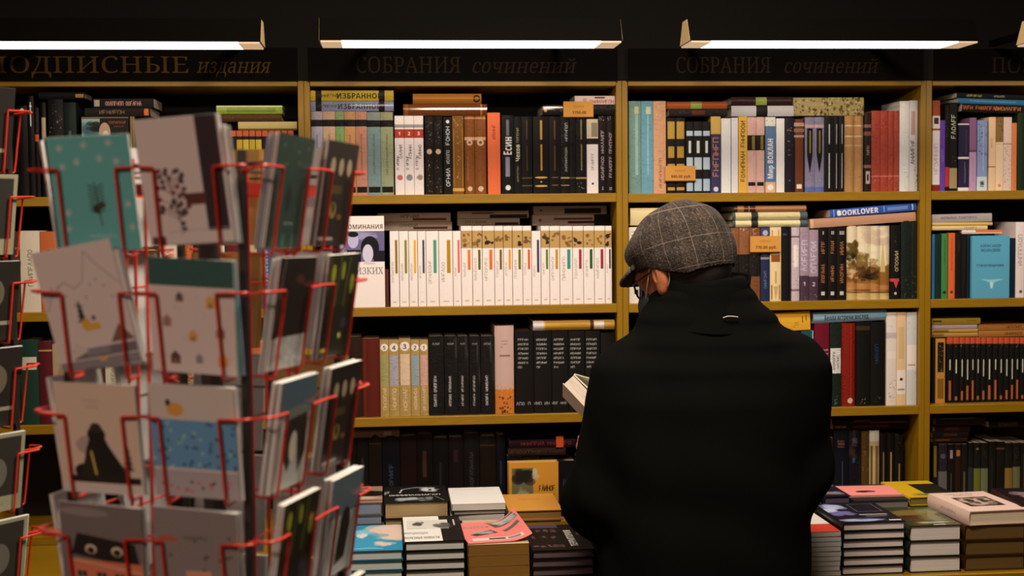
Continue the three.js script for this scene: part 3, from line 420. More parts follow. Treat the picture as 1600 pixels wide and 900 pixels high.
bookRow('R2', 1.41, 'on right-hand bay second shelf', `
653 681.2 207 -14|white spine with small black marks|#e6cdb4|m .2 .9 .04 .2 14 2.6 #2a2420;r .5 .9 .82 .88 #2a2420|p
681.2 711.2 203.2 -14|dark navy spine by the flat cap|#1c2030|g .2 .7 #8a8a94 .5 .3|
711.2 746.5 204.6 -14|chestnut spine|#6a3a1c|b .2 .22 #c9a060|
746.5 789 211.1 -14|olive spine|#5c5424|g .2 .7 #c9bc80 .5 .3|
789 828 205.5 -14|grey spine|#7a726c|g .2 .7 #2c2824 .5 .3|
828 860 201.6 -14|dark plum spine|#2c1820|g .2 .7 #a08a80 .5 .3|
860 899.1 203 -14|russet spine|#7a3c20|b .3 .6 #1c1612|
899.1 934.8 202.6 -14|sepia spine|#5a3820|b .3 .6 #1c1612|
935.7 958 202.3 -14|brown wrapped spine with black label|#8a5230|b .36 .66 #1c1712;m .2 .8 .38 .64 12 2 #6a5a20;m .1 .9 .02 .1 6 2 #c9a080|w
958 986.6 202 -14|brown wrapped spine with black label|#8d5532|b .36 .66 #1c1712;m .2 .8 .38 .64 12 2 #6a5a20;m .1 .9 0 .12 12 2.6 #d9c0a8|w
986.6 1017.1 201.7 -14|brown wrapped spine with black label|#7d4828|b .36 .66 #1c1712;m .2 .8 .38 .64 12 2 #6a5a20;m .1 .9 0 .12 12 2.6 #d9c0a8|w
1018.9 1044 201.4 -14|navy spine with small crest|#262a44|b 0 .12 #3c4058;c .5 .07 .3 #a8a4b4;g .56 .84 #6a6e8c .5 .4;b .4 .43 #8a8070|
1044.9 1076.3 202.8 -14|cream spine with brown ornaments|#e6c08a|r .15 .25 .04 .16 #b98030;r .7 .8 .04 .16 #b98030;r .1 .9 .37 .47 #8a4a1c;r .44 .56 .6 .76 #b98a20;d .3 .7 .8 .98 #c99a5a;r .1 .2 .78 .98 #8a5a24;r .8 .9 .78 .98 #8a5a24|
1078.1 1103.3 200.8 -14|plain black spine with blue dash|#14120f|r .1 .5 .08 .1 #2c4a6a|
1105.1 1127.6 202.2 -14|pale mauve spine with white label|#c9ada8|b .12 .14 #6a4a44;r .25 .85 .24 .54 #efe0d8;b .84 .87 #8a6a66|w
1128.5 1154.6 202 -14|dusky mauve spine numbered one|#a5858a|v .14 .62 #c9b6be .5 .8 |~6;b .66 1 #4a323c;h .5 .77 .6 #cbb8bc |1;m .1 .9 .9 1 8 2 #c9b6be|w
1154.6 1180.8 194.7 -14|dusky mauve spine numbered two|#a5858a|v .14 .62 #c9b6be .5 .8 |~6;b .66 1 #4a323c;h .5 .77 .6 #cbb8bc |2;m .1 .9 .9 1 8 2 #c9b6be|w
1180.8 1207 201.4 -14|black spine with copper lettering|#16110e|h .5 .08 .45 #d9c4b4 |I;v .16 .38 #b06a3c .5 .5 |~4;v .5 .76 #b06a3c .5 .5 |~8;r .3 .7 .88 .93 #c9b4a4|
1207.9 1233.3 201.1 -14|black spine with copper lettering|#16110e|h .5 .08 .45 #d9c4b4 |II;v .16 .38 #b06a3c .5 .5 |~4;v .52 .74 #b06a3c .5 .5 |~6;r .3 .7 .88 .93 #c9b4a4|
1233.3 1260.5 200.9 -14|black spine with copper lettering|#16110e|h .5 .08 .45 #d9c4b4 |III;v .16 .4 #b06a3c .5 .5 |~4;v .5 .76 #b06a3c .5 .5 |~6;r .3 .7 .88 .93 #c9b4a4|
1262.3 1291.3 204.1 -14|spine showing trees of a painted landscape|#dcb684|L 0 .24|r
1291.3 1329.5 203.7 -14|spine showing pale sky of a painted landscape|#dcb684|L .24 .55|r
1329.5 1356.8 203.4 -14|spine showing meadow of a painted landscape|#dcb684|L .55 .78|r
1356.8 1384.2 203.1 -14|spine showing spire of a painted landscape|#dcb684|L .78 1|r
1386 1413.4 204.6 -14|black spine with gold title and red mark|#15120f|m .4 .6 .15 .34 8 1.6 #a08a5c;v .3 .66 #c9a870 .62 .5 |~6;r 0 .9 .72 .76 #c9403a;d .3 .8 .76 .85 #c9403a;c .5 .92 .14 #c9b4a4|
1415.2 1444.4 216.6 -14|bottle green wrapped spine|#17201a|m .1 .9 .7 .98 10 2.4 #55685a|w
1444.4 1461.8 216.4 -14|bottle green wrapped spine|#151c17|m .1 .9 .7 .98 10 2.4 #8a9a8c|w
=657.2 771.7 1621.7 46.8 -14 0|cream block of a book lying by the flat cap|#d9bd84|b .06 .1 #b99a60|
=940.3 1149.9 1613.4 18.2 -14 0|cream book with dark bands lying on the row|#dcc28c|r 0 .04 0 1 #4a5248;r .25 .34 0 1 #2c2c28;r .9 1 0 1 #4c5450|wr
=940.3 1149.9 1632.2 21.9 -14 0|cream book with dark bands lying in the middle|#cfb480|r 0 .04 0 1 #4a5248;r .25 .34 0 1 #2c2c28;r .9 1 0 1 #4c5450|wr
=943.9 1146.2 1654.7 17.8 -14 0|slim copper brown book lying topmost|#a0683f|r 0 .05 0 1 #3a2218;r .14 .3 0 1 #43261a;r .2 .22 0 1 #a0683f;b .4 .5 #b57c50|r
=1157.1 1456.6 1617.3 24.7 -14 3.4|light brown book lying tilted under a blue one|#b98260|r 0 .03 0 1 #d9a070|p
=1212.9 1458.2 1646.4 21.1 -14 4.2|blue book lying tilted with white lettering|#2f4f94|h .32 .53 .95 #f0d8c4 |BOOKLOVER;e .1 .5 .02 .36 #e9dcc0;r .04 .05 0 1 #8a9cc4;r .62 .63 .1 .9 #8aa0c8;r .66 .9 .3 .75 #6a7ca8;r .95 .96 .1 .9 #dfe4ec|p`);
bookRow('S2', 1.409, 'on far right bay second shelf', `
1504.1 1512.4 179.6 -14|slim blue spine|#2c6c9a|g .1 .8 #1c3c60 .5 .3|p
1513.3 1530.8 179.5 -14|slim dark green spine|#17281e|g .1 .8 #0e1812 .5 .3|p
1530.8 1549.2 181.1 -14|green spine with black mark at foot|#3f7d3c|g .05 .5 #20402a .5 .3;c .5 .9 .25 #18301c|p
1551 1570.3 182.6 -14|orange spine with black mark at foot|#d9602c|g .05 .6 #8a3416 .5 .3;c .5 .9 .2 #5a2010|p
1571.3 1589.7 182.4 -14|slim black spine with faint lettering|#16120f|g .1 .3 #4a3a2c .5 .2|p
1589.7 1604.5 178.7 -14|slim black spine with faint rule|#16120f|r .4 .5 .1 .8 #2c221c|p
1604.5 1615.5 178.5 -14|slim navy spine|#14202c||p
1726.7 1745.2 166.4 -14|dark blue spine behind the teal cover|#14222e||p
1745 1771 210.8 -14|pinkish white spine with grey lettering|#e9cdbd|v .05 .68 #9a8c88 .5 .6 |~8;c .6 .92 .18 #6a5a50|p
1772.9 1806.4 201.5 -14|grey spine|#8a807a|g .2 .7 #3a3430 .5 .3|p
1806.5 1843.8 195.8 -14|umber spine|#4a2c18|b .2 .22 #b98d44|
1843.7 1881.1 204.3 -14|cream spine|#d9c09c|g .2 .7 #6a5a40 .5 .3|p
=1589 1705.3 1588.3 10.7 -14 0|thin white and orange book lying flat|#e0c8b0|r .34 1 0 .6 #d9642c|p
=1503.4 1662.7 1599.5 11.7 -14 0|thin cream book lying flat|#dcb87c|h .7 .5 .7 #8a6a40 |~6|p
=1503.4 1677.4 1611.8 8.5 -14 0|thin yellow book lying flat|#d9a850|r .93 1 0 1 #c9a070|p
=1503.3 1675.4 1621 23.2 -14 .8|grey brown book lying topmost|#a89488|h .45 .45 .4 #5a4a42 |~8 9|p`);
bookRow('M3', 1.115, 'on middle bay third shelf', `
-116.4 -72.2 217.6 -16|dark umber spine|#2c1a10||r
-72.2 -24.4 211.6 -16|maroon rounded spine|#5a1f16|r .1 .2 0 1 #6a2a1c|r
-24.5 -0.5 207.5 -16|tan gold spine numbered five, lime panel|#b08a4c|c .5 .1 .42 #f0e6da;h .5 .105 .6 #1c1612 |5;r .1 .9 .2 .6 #a0935a;g .6 .93 #d9bd94 .5 .5;m .1 .9 .02 .6 10 1.4 #a07a3c|w
-0.5 26.9 207 -16|tan gold spine numbered four, lilac panel|#b08a4c|c .5 .1 .42 #f0e6da;h .5 .105 .6 #1c1612 |4;r .1 .9 .2 .6 #a89aa0;g .6 .93 #d9bd94 .5 .5;m .1 .9 .02 .6 10 1.4 #a07a3c|w
26.9 57.8 209.9 -16|tan gold spine numbered three, cream panel|#b08a4c|c .5 .1 .42 #f0e6da;h .5 .105 .6 #1c1612 |3;r .1 .9 .2 .6 #dcb690;g .6 .93 #d9bd94 .5 .5;m .1 .9 .02 .6 10 1.4 #a07a3c|w
57.8 81.8 206 -16|tan gold spine numbered two, blue-grey panel|#b08a4c|c .5 .1 .42 #f0e6da;h .5 .105 .6 #1c1612 |2;r .1 .9 .2 .6 #8f9a9c;g .6 .93 #d9bd94 .5 .5;m .1 .9 .02 .6 10 1.4 #a07a3c|w
81.8 105 205.6 -16|tan gold spine numbered one, pink panel|#b08a4c|c .5 .1 .42 #f0e6da;h .5 .105 .6 #1c1612 |1;r .1 .9 .2 .6 #d29a86;g .6 .93 #d9bd94 .5 .5;m .1 .9 .02 .6 10 1.4 #a07a3c|w
105.9 147.3 215.3 -16|black spine with white upright lettering|#15130f|h .5 .1 .22 #a89c94 |~3;v .5 .88 #d9c8bc .42 .26 |~6 8|w
148.1 183.5 214.6 -16|black spine with white upright lettering|#15130f|h .5 .1 .22 #a89c94 |~3;v .5 .88 #d9c8bc .42 .26 |~6 8|w
183.5 214.6 214 -16|black spine with white upright lettering|#15130f|h .5 .1 .22 #a89c94 |~3;v .5 .88 #d9c8bc .42 .26 |~6 8|w
215.5 245.8 213.5 -16|black spine with white upright lettering|#15130f|h .5 .1 .22 #a89c94 |~3;v .5 .88 #d9c8bc .42 .26 |~6 8|w
246.6 283.9 212.8 -16|black spine with white upright lettering|#15130f|h .5 .1 .22 #a89c94 |~3;v .5 .88 #d9c8bc .42 .26 |~6 8|w
284.9 337.1 239.8 -16|pale pink spine with flame picture at foot|#c9a08c|G .2 .85 .16 .26 3 #7a5a50;r .25 .8 .33 .35 #8a665a;b .72 1 #c9702c;m 0 1 .66 .8 24 5 #d98840;m .2 .8 .8 1 16 6 #4a2410;m .3 .7 .92 1 8 7 #14100c|r
339.6 390.1 224.9 -16|black spine with seven rows of white words|#15130f|G .1 .8 .08 .47 7 #cfc2b4;h .45 .88 .22 #b0a398 |~3 1|
391 439.1 224.1 -16|black spine with seven rows of white words|#15130f|G .1 .8 .08 .47 7 #cfc2b4;h .45 .88 .22 #b0a398 |~3 2|
439.9 484.6 223.2 -16|black spine with seven rows of white words|#15130f|G .1 .8 .08 .47 7 #cfc2b4;h .45 .88 .22 #b0a398 |~3 3|
485.5 530.2 222.4 -16|black spine with seven rows of white words|#15130f|G .1 .8 .08 .47 7 #cfc2b4;h .45 .88 .22 #b0a398 |~3 2|
531.1 572.4 221.7 -16|black spine with seven rows of white words|#15130f|G .1 .8 .08 .47 7 #cfc2b4;h .45 .88 .22 #b0a398 |~3 1|
574.2 611.2 215.7 -16|plain black spine by the upright|#16130f||
=389.7 612.9 1339.7 26.1 -16 0|golden yellow book lying with white ends|#c08a34|r 0 .13 0 1 #dcc6b8;r .13 .15 0 1 #e2a850;r .7 .74 0 1 #4a2c14;r .75 .87 .1 .9 #e0cbb4;m .75 .87 .1 .9 8 2 #6a5040;g .2 .66 #9a6a24 .5 .3|r`);
bookRow('R3', 1.114, 'on right-hand bay third shelf', `
655 699.2 215.4 -14|dark grey spine|#26221f|g .2 .7 #6a6058 .5 .3|
699.3 752.5 223.3 -14|deep red spine|#5a1a18|b .2 .22 #b98d44|
752.5 814.7 227.5 -14|black spine with gold rule|#16130f|b .2 .21 #a07a3c|
814.7 868.2 212.4 -14|dark teal spine|#17302e|g .2 .7 #5a7a74 .5 .3|
868.2 930.9 220.2 -14|brown spine|#4a2c18|b .3 .32 #a07a3c|
930.9 993.7 210.3 -14|black spine behind the coat|#15130f||
993.7 1056.7 205.7 -14|dark aubergine spine|#221620|g .2 .7 #6a5a66 .5 .3|
1056.7 1128.9 208 -14|black spine under the yellow book|#17120f|g .2 .7 #4a3c30 .5 .3|
1132.6 1167 212.3 -14|dark teal spine with white edge|#1e4a50|r .3 .8 .1 .2 #5a6a74;r .92 1 0 1 #b9c4c4|p
1170.6 1212.3 232.8 -14|dark red spine with white words|#6e1424|G .4 .95 .3 .52 5 #e6c4c0|
1214.1 1246.9 232.1 -14|dark green wrapped spine with white label|#17231a|r .05 .95 .3 .6 #e3d2c4;v .34 .56 #5a5048 .35 .3 |~9;v .36 .56 #5a5048 .7 .3 |~5;m .3 .7 .86 .98 8 3 #b0b09c|w
1248.7 1287.9 231.5 -14|rounded red wrapped spine|#861c0e|r .6 .68 0 1 #9a3420;c .6 .93 .2 #e0b49a|wr
1288.8 1328.9 234.4 -14|black spine with gold device at foot|#14120f|b .05 .1 #3a2c14;m .3 .8 .14 .3 8 1.4 #4a4a44;m .3 .8 .9 .97 8 2.6 #c99a4a|
1329.8 1372.8 233.6 -14|black spine with blue lettering|#14130f|v .15 .6 #1c3c5c .4 .3 |~6;m .3 .7 .88 .96 8 2 #a07030|
1374.6 1403.9 259.7 -14|cream spine with ink sketches|#e8cdb9|m .1 .9 .02 .4 14 2.2 #a08f86;r .1 .9 .42 .5 #efe2da;m .1 .9 .7 .98 22 2.4 #3a322e;b .22 .28 #c9b0a4|p
1403.9 1431.4 259.2 -14|yellowish cream spine with white label|#e6b988|r .2 .8 .16 .5 #d2ac76;r .05 .95 .62 .88 #efdcd0;c .5 .72 .16 #3a322e;r .15 .85 .82 .84 #a08c80|p
1432.4 1461.8 258.7 -14|grey cream spine with white label|#d2c7b8|m .1 .9 .02 .32 10 2.4 #9a958a;r .05 .95 .35 .62 #efdcd2;r .15 .85 .56 .575 #a08c80;m .1 .9 .64 .98 10 2.4 #9a958a|p
=1029.6 1157.7 1326.9 51.2 -14 2.5|bright yellow book lying against the coat|#e3a02a|G .1 .45 .3 .5 2 #6a4410;r .28 .34 .55 .8 #7a5014;G .6 .8 .55 .85 3 #6a4410;r .82 .84 .25 .6 #6a4410;r .9 .92 .2 .5 #6a4410|p
=1166.7 1375.8 1349 30.1 -14 1.8|light blue book lying with handwritten title|#8fa9b4|h .45 .55 .62 #16181a |Белла встречи вослед|r`);
bookRow('S3', 1.114, 'on far right bay third shelf', `
1514.9 1524.2 184.2 -35|slim dark spine by the upright|#17130f||p
1525.1 1553 182.1 -35|orange gold spine with black panel|#c9853a|r .2 .85 .06 .52 #1c1610;m .35 .7 .08 .5 18 2.4 #c9b04a;r .2 .85 .62 .93 #8a5a1c|p
1558.5 1575.1 185.2 -35|slim black spine with orange head|#15120f|b 0 .1 #c9502c;m .1 .9 .02 .1 4 1.6 #7a2414;m .2 .8 .11 .16 3 1.8 #c9a05c;r .4 .6 .34 0.5 #d9d2b0;r .3 .7 0.66 .96 #b85c34|p
1576.2 1593.7 184.9 -35|slim black spine with orange head|#15120f|b 0 .1 #c9502c;m .1 .9 .02 .1 4 1.6 #7a2414;m .2 .8 .11 .16 3 1.8 #c9a05c;r .4 .6 .34 0.55 #d9d2b0;r .3 .7 0.9 .96 #b85c34|p
1594.8 1609.5 184.6 -35|slim black spine with orange head|#15120f|b 0 .1 #c9502c;m .1 .9 .02 .1 4 1.6 #7a2414;m .2 .8 .11 .16 3 1.8 #c9a05c;r .4 .6 .34 0.6 #d9d2b0;r .3 .7 0.82 .96 #b85c34|p
1610.6 1625.4 184.3 -35|slim black spine with orange head|#15120f|b 0 .1 #c9502c;m .1 .9 .02 .1 4 1.6 #7a2414;m .2 .8 .11 .16 3 1.8 #c9a05c;r .4 .6 .34 0.65 #d9d2b0;r .3 .7 0.74 .96 #b85c34|p
1626.5 1640.3 184 -35|slim black spine with orange head|#15120f|b 0 .1 #c9502c;m .1 .9 .02 .1 4 1.6 #7a2414;m .2 .8 .11 .16 3 1.8 #c9a05c;r .4 .6 .34 0.5 #d9d2b0;r .3 .7 0.66 .96 #b85c34|p
1641.4 1656.2 183.7 -35|slim black spine with orange head|#15120f|b 0 .1 #c9502c;m .1 .9 .02 .1 4 1.6 #7a2414;m .2 .8 .11 .16 3 1.8 #c9a05c;r .4 .6 .34 0.55 #d9d2b0;r .3 .7 0.9 .96 #b85c34|p
1657.3 1672 183.4 -35|slim black spine with orange head|#15120f|b 0 .1 #c9502c;m .1 .9 .02 .1 4 1.6 #7a2414;m .2 .8 .11 .16 3 1.8 #c9a05c;r .4 .6 .34 0.6 #d9d2b0;r .3 .7 0.82 .96 #b85c34|p
1673.2 1690.7 183.1 -35|slim black spine with orange head|#15120f|b 0 .1 #c9502c;m .1 .9 .02 .1 4 1.6 #7a2414;m .2 .8 .11 .16 3 1.8 #c9a05c;r .4 .6 .34 0.65 #d9d2b0;r .3 .7 0.74 .96 #b85c34|p
1691.9 1707.6 182.8 -35|slim black spine with orange head|#15120f|b 0 .1 #c9502c;m .1 .9 .02 .1 4 1.6 #7a2414;m .2 .8 .11 .16 3 1.8 #c9a05c;r .4 .6 .34 0.5 #d9d2b0;r .3 .7 0.66 .96 #b85c34|p
1708.7 1723.5 182.5 -35|slim black spine with orange head|#15120f|b 0 .1 #c9502c;m .1 .9 .02 .1 4 1.6 #7a2414;m .2 .8 .11 .16 3 1.8 #c9a05c;r .4 .6 .34 0.55 #d9d2b0;r .3 .7 0.9 .96 #b85c34|p
1724.6 1740.4 182.2 -35|slim black spine with orange head|#15120f|b 0 .1 #c9502c;m .1 .9 .02 .1 4 1.6 #7a2414;m .2 .8 .11 .16 3 1.8 #c9a05c;r .4 .6 .34 0.6 #d9d2b0;r .3 .7 0.82 .96 #b85c34|p
1741.5 1755.4 181.9 -35|slim black spine with orange head|#15120f|b 0 .1 #c9502c;m .1 .9 .02 .1 4 1.6 #7a2414;m .2 .8 .11 .16 3 1.8 #c9a05c;r .4 .6 .34 0.65 #d9d2b0;r .3 .7 0.74 .96 #b85c34|p
1756.5 1770.4 181.6 -35|slim black spine with orange head|#15120f|b 0 .1 #c9502c;m .1 .9 .02 .1 4 1.6 #7a2414;m .2 .8 .11 .16 3 1.8 #c9a05c;r .4 .6 .34 0.5 #d9d2b0;r .3 .7 0.66 .96 #b85c34|p
1771.5 1786.3 181.4 -35|slim black spine with orange head|#15120f|b 0 .1 #c9502c;m .1 .9 .02 .1 4 1.6 #7a2414;m .2 .8 .11 .16 3 1.8 #c9a05c;r .4 .6 .34 0.55 #d9d2b0;r .3 .7 0.9 .96 #b85c34|p
1787.5 1803.3 181.1 -35|slim black spine with orange head|#15120f|b 0 .1 #c9502c;m .1 .9 .02 .1 4 1.6 #7a2414;m .2 .8 .11 .16 3 1.8 #c9a05c;r .4 .6 .34 0.6 #d9d2b0;r .3 .7 0.82 .96 #b85c34|p
1804.4 1820.2 180.8 -35|slim black spine with orange head|#15120f|b 0 .1 #c9502c;m .1 .9 .02 .1 4 1.6 #7a2414;m .2 .8 .11 .16 3 1.8 #c9a05c;r .4 .6 .34 0.65 #d9d2b0;r .3 .7 0.74 .96 #b85c34|p
=1514.2 1647.1 1299.8 11.2 -35 0|tan book lying lowest|#b5823a|r 0 .26 .2 .8 #8a5c20|p
=1514.1 1647 1311.6 10.4 -35 0|gold book lying with dark lettering|#b8893a|r .03 .36 .2 .8 #7a5420|p
=1514.1 1645 1322.6 11.5 -35 0|mauve book lying on gold ones|#bd9aa0||p
=1513.9 1654.2 1334.7 17.8 -35 0|mustard book lying topmost|#b88f2a|r .02 .2 .3 .6 #5a4414;r .72 .92 .3 .5 #a07a20|p
=1650.8 1793 1298 17.7 -35 0|amber book lying, lower of pair|#a8682a|c .1 .5 .06 #3a1c0c;h .72 .5 .6 #4a2810 |~7|p
=1650.6 1792.8 1316.3 17 -35 0|amber book lying, upper of pair|#a8682a|c .14 .5 .06 #3a1c0c;h .72 .5 .6 #4a2810 |~6|p`);
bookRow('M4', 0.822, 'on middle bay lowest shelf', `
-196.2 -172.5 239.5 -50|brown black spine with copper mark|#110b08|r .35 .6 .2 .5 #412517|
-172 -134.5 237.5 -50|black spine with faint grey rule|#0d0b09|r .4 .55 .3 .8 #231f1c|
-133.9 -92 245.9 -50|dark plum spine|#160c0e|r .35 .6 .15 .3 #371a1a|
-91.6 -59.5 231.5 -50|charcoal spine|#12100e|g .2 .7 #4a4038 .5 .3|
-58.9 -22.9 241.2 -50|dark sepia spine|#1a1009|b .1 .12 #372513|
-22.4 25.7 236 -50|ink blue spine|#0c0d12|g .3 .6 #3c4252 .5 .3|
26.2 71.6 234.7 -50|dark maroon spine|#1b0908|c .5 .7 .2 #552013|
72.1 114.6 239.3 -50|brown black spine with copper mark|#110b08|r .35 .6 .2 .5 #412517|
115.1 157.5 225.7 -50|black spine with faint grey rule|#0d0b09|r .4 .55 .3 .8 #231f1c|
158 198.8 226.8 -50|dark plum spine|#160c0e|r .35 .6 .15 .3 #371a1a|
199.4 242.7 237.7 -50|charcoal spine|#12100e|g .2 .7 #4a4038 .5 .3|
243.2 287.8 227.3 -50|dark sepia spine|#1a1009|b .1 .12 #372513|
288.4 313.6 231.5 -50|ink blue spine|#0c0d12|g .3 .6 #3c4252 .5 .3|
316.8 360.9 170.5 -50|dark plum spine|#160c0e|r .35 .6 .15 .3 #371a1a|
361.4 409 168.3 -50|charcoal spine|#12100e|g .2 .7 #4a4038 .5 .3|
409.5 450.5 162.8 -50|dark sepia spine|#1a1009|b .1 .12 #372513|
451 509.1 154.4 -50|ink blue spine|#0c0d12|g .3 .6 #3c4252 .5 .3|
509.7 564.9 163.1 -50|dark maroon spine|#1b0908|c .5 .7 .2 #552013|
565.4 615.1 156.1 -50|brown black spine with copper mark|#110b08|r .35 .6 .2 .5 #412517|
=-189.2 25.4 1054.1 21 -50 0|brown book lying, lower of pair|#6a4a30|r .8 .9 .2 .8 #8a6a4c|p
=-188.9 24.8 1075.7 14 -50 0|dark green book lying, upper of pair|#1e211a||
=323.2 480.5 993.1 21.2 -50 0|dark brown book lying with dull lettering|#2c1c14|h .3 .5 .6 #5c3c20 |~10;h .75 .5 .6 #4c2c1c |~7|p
=326.9 509 1014.9 22.1 -50 0|dark maroon book lying with red lettering|#240f12|h .35 .5 .6 #8a2a34 |~7;h .75 .5 .6 #8a2a34 |~7|p`);  // standing spine colours in this row are darkened to stand in for shelf shade
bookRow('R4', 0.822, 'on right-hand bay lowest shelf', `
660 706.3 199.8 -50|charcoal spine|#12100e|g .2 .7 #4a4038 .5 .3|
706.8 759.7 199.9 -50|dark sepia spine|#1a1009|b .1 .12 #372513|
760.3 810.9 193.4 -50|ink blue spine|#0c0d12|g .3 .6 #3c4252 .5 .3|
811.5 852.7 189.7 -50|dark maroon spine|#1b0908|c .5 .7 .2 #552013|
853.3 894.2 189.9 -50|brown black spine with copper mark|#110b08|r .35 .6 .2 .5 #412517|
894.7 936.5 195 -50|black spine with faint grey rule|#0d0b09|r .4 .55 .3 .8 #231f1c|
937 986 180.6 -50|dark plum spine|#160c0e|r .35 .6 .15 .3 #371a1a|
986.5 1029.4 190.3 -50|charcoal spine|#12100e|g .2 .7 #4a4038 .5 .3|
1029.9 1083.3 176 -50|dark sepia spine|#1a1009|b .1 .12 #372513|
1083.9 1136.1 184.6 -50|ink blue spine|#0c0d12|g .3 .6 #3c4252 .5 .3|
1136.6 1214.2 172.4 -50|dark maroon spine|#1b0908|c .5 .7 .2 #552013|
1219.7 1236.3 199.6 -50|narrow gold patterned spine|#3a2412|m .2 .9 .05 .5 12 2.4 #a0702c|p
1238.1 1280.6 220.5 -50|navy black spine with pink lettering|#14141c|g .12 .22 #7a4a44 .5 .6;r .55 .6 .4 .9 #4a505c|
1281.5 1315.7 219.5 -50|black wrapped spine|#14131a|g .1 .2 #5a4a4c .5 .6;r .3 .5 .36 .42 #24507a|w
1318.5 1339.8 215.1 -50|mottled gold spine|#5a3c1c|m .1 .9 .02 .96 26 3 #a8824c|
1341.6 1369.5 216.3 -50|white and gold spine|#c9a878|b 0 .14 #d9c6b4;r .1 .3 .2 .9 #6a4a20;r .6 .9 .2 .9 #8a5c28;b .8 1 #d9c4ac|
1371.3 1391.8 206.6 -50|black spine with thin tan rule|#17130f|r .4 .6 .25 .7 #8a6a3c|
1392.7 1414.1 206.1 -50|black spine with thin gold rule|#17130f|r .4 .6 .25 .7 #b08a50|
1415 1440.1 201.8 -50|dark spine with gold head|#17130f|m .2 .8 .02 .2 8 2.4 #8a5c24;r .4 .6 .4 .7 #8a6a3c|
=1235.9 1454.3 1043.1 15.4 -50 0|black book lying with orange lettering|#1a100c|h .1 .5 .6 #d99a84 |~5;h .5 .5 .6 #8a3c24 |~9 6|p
=1232.2 1454.2 1059 15.4 -50 0|black book lying topmost with orange rule|#1a110d|h .4 .5 .6 #8a4424 |~7;r .5 .98 .75 .95 #6a3420|p`);  // dark spines behind the man reuse the shade-darkened colours of the middle bay
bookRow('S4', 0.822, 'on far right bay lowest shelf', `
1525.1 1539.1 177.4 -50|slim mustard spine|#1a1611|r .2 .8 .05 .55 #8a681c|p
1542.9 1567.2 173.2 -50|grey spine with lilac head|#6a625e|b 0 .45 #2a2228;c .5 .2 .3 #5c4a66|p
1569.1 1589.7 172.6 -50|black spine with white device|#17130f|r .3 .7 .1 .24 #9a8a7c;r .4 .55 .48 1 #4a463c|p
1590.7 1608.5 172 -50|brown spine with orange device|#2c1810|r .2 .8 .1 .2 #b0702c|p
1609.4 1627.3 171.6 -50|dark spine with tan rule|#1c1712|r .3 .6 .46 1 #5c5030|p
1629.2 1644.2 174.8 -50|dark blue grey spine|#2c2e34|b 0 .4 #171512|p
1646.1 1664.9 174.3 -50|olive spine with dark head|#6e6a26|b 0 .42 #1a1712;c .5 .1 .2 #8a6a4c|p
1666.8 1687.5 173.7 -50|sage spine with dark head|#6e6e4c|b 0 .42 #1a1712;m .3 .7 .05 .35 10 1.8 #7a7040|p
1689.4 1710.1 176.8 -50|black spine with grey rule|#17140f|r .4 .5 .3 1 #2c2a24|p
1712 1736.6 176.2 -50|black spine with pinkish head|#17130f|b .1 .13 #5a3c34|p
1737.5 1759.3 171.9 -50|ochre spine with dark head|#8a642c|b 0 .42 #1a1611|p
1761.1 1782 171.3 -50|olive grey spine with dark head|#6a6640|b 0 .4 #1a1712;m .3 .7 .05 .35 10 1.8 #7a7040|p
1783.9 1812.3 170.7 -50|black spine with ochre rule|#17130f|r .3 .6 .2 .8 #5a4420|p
=1523.5 1626.5 1000 11.8 -50 0|slim brown book lying lowest|#2c1c12|r .1 .5 .3 .6 #6a3c1c|p
=1523.4 1630.1 1012.4 16.4 -50 0|dark book lying with rust lettering|#1c1410|h .5 .5 .6 #7a4020 |~6|p
=1528.8 1633.7 1029.4 16.4 -50 0|dark red book lying|#241210|h .5 .5 .6 #6a3020 |~6|p
=1532.4 1678.6 1046.4 23.7 -50 0|dark umber book lying topmost|#2a2016|r .1 .8 .1 .2 #6a5430|
=1688.1 1803.2 1037.9 18.3 -50 0|dark olive book lying|#1e1a12|h .5 .5 .6 #7a6434 |~7|p`);
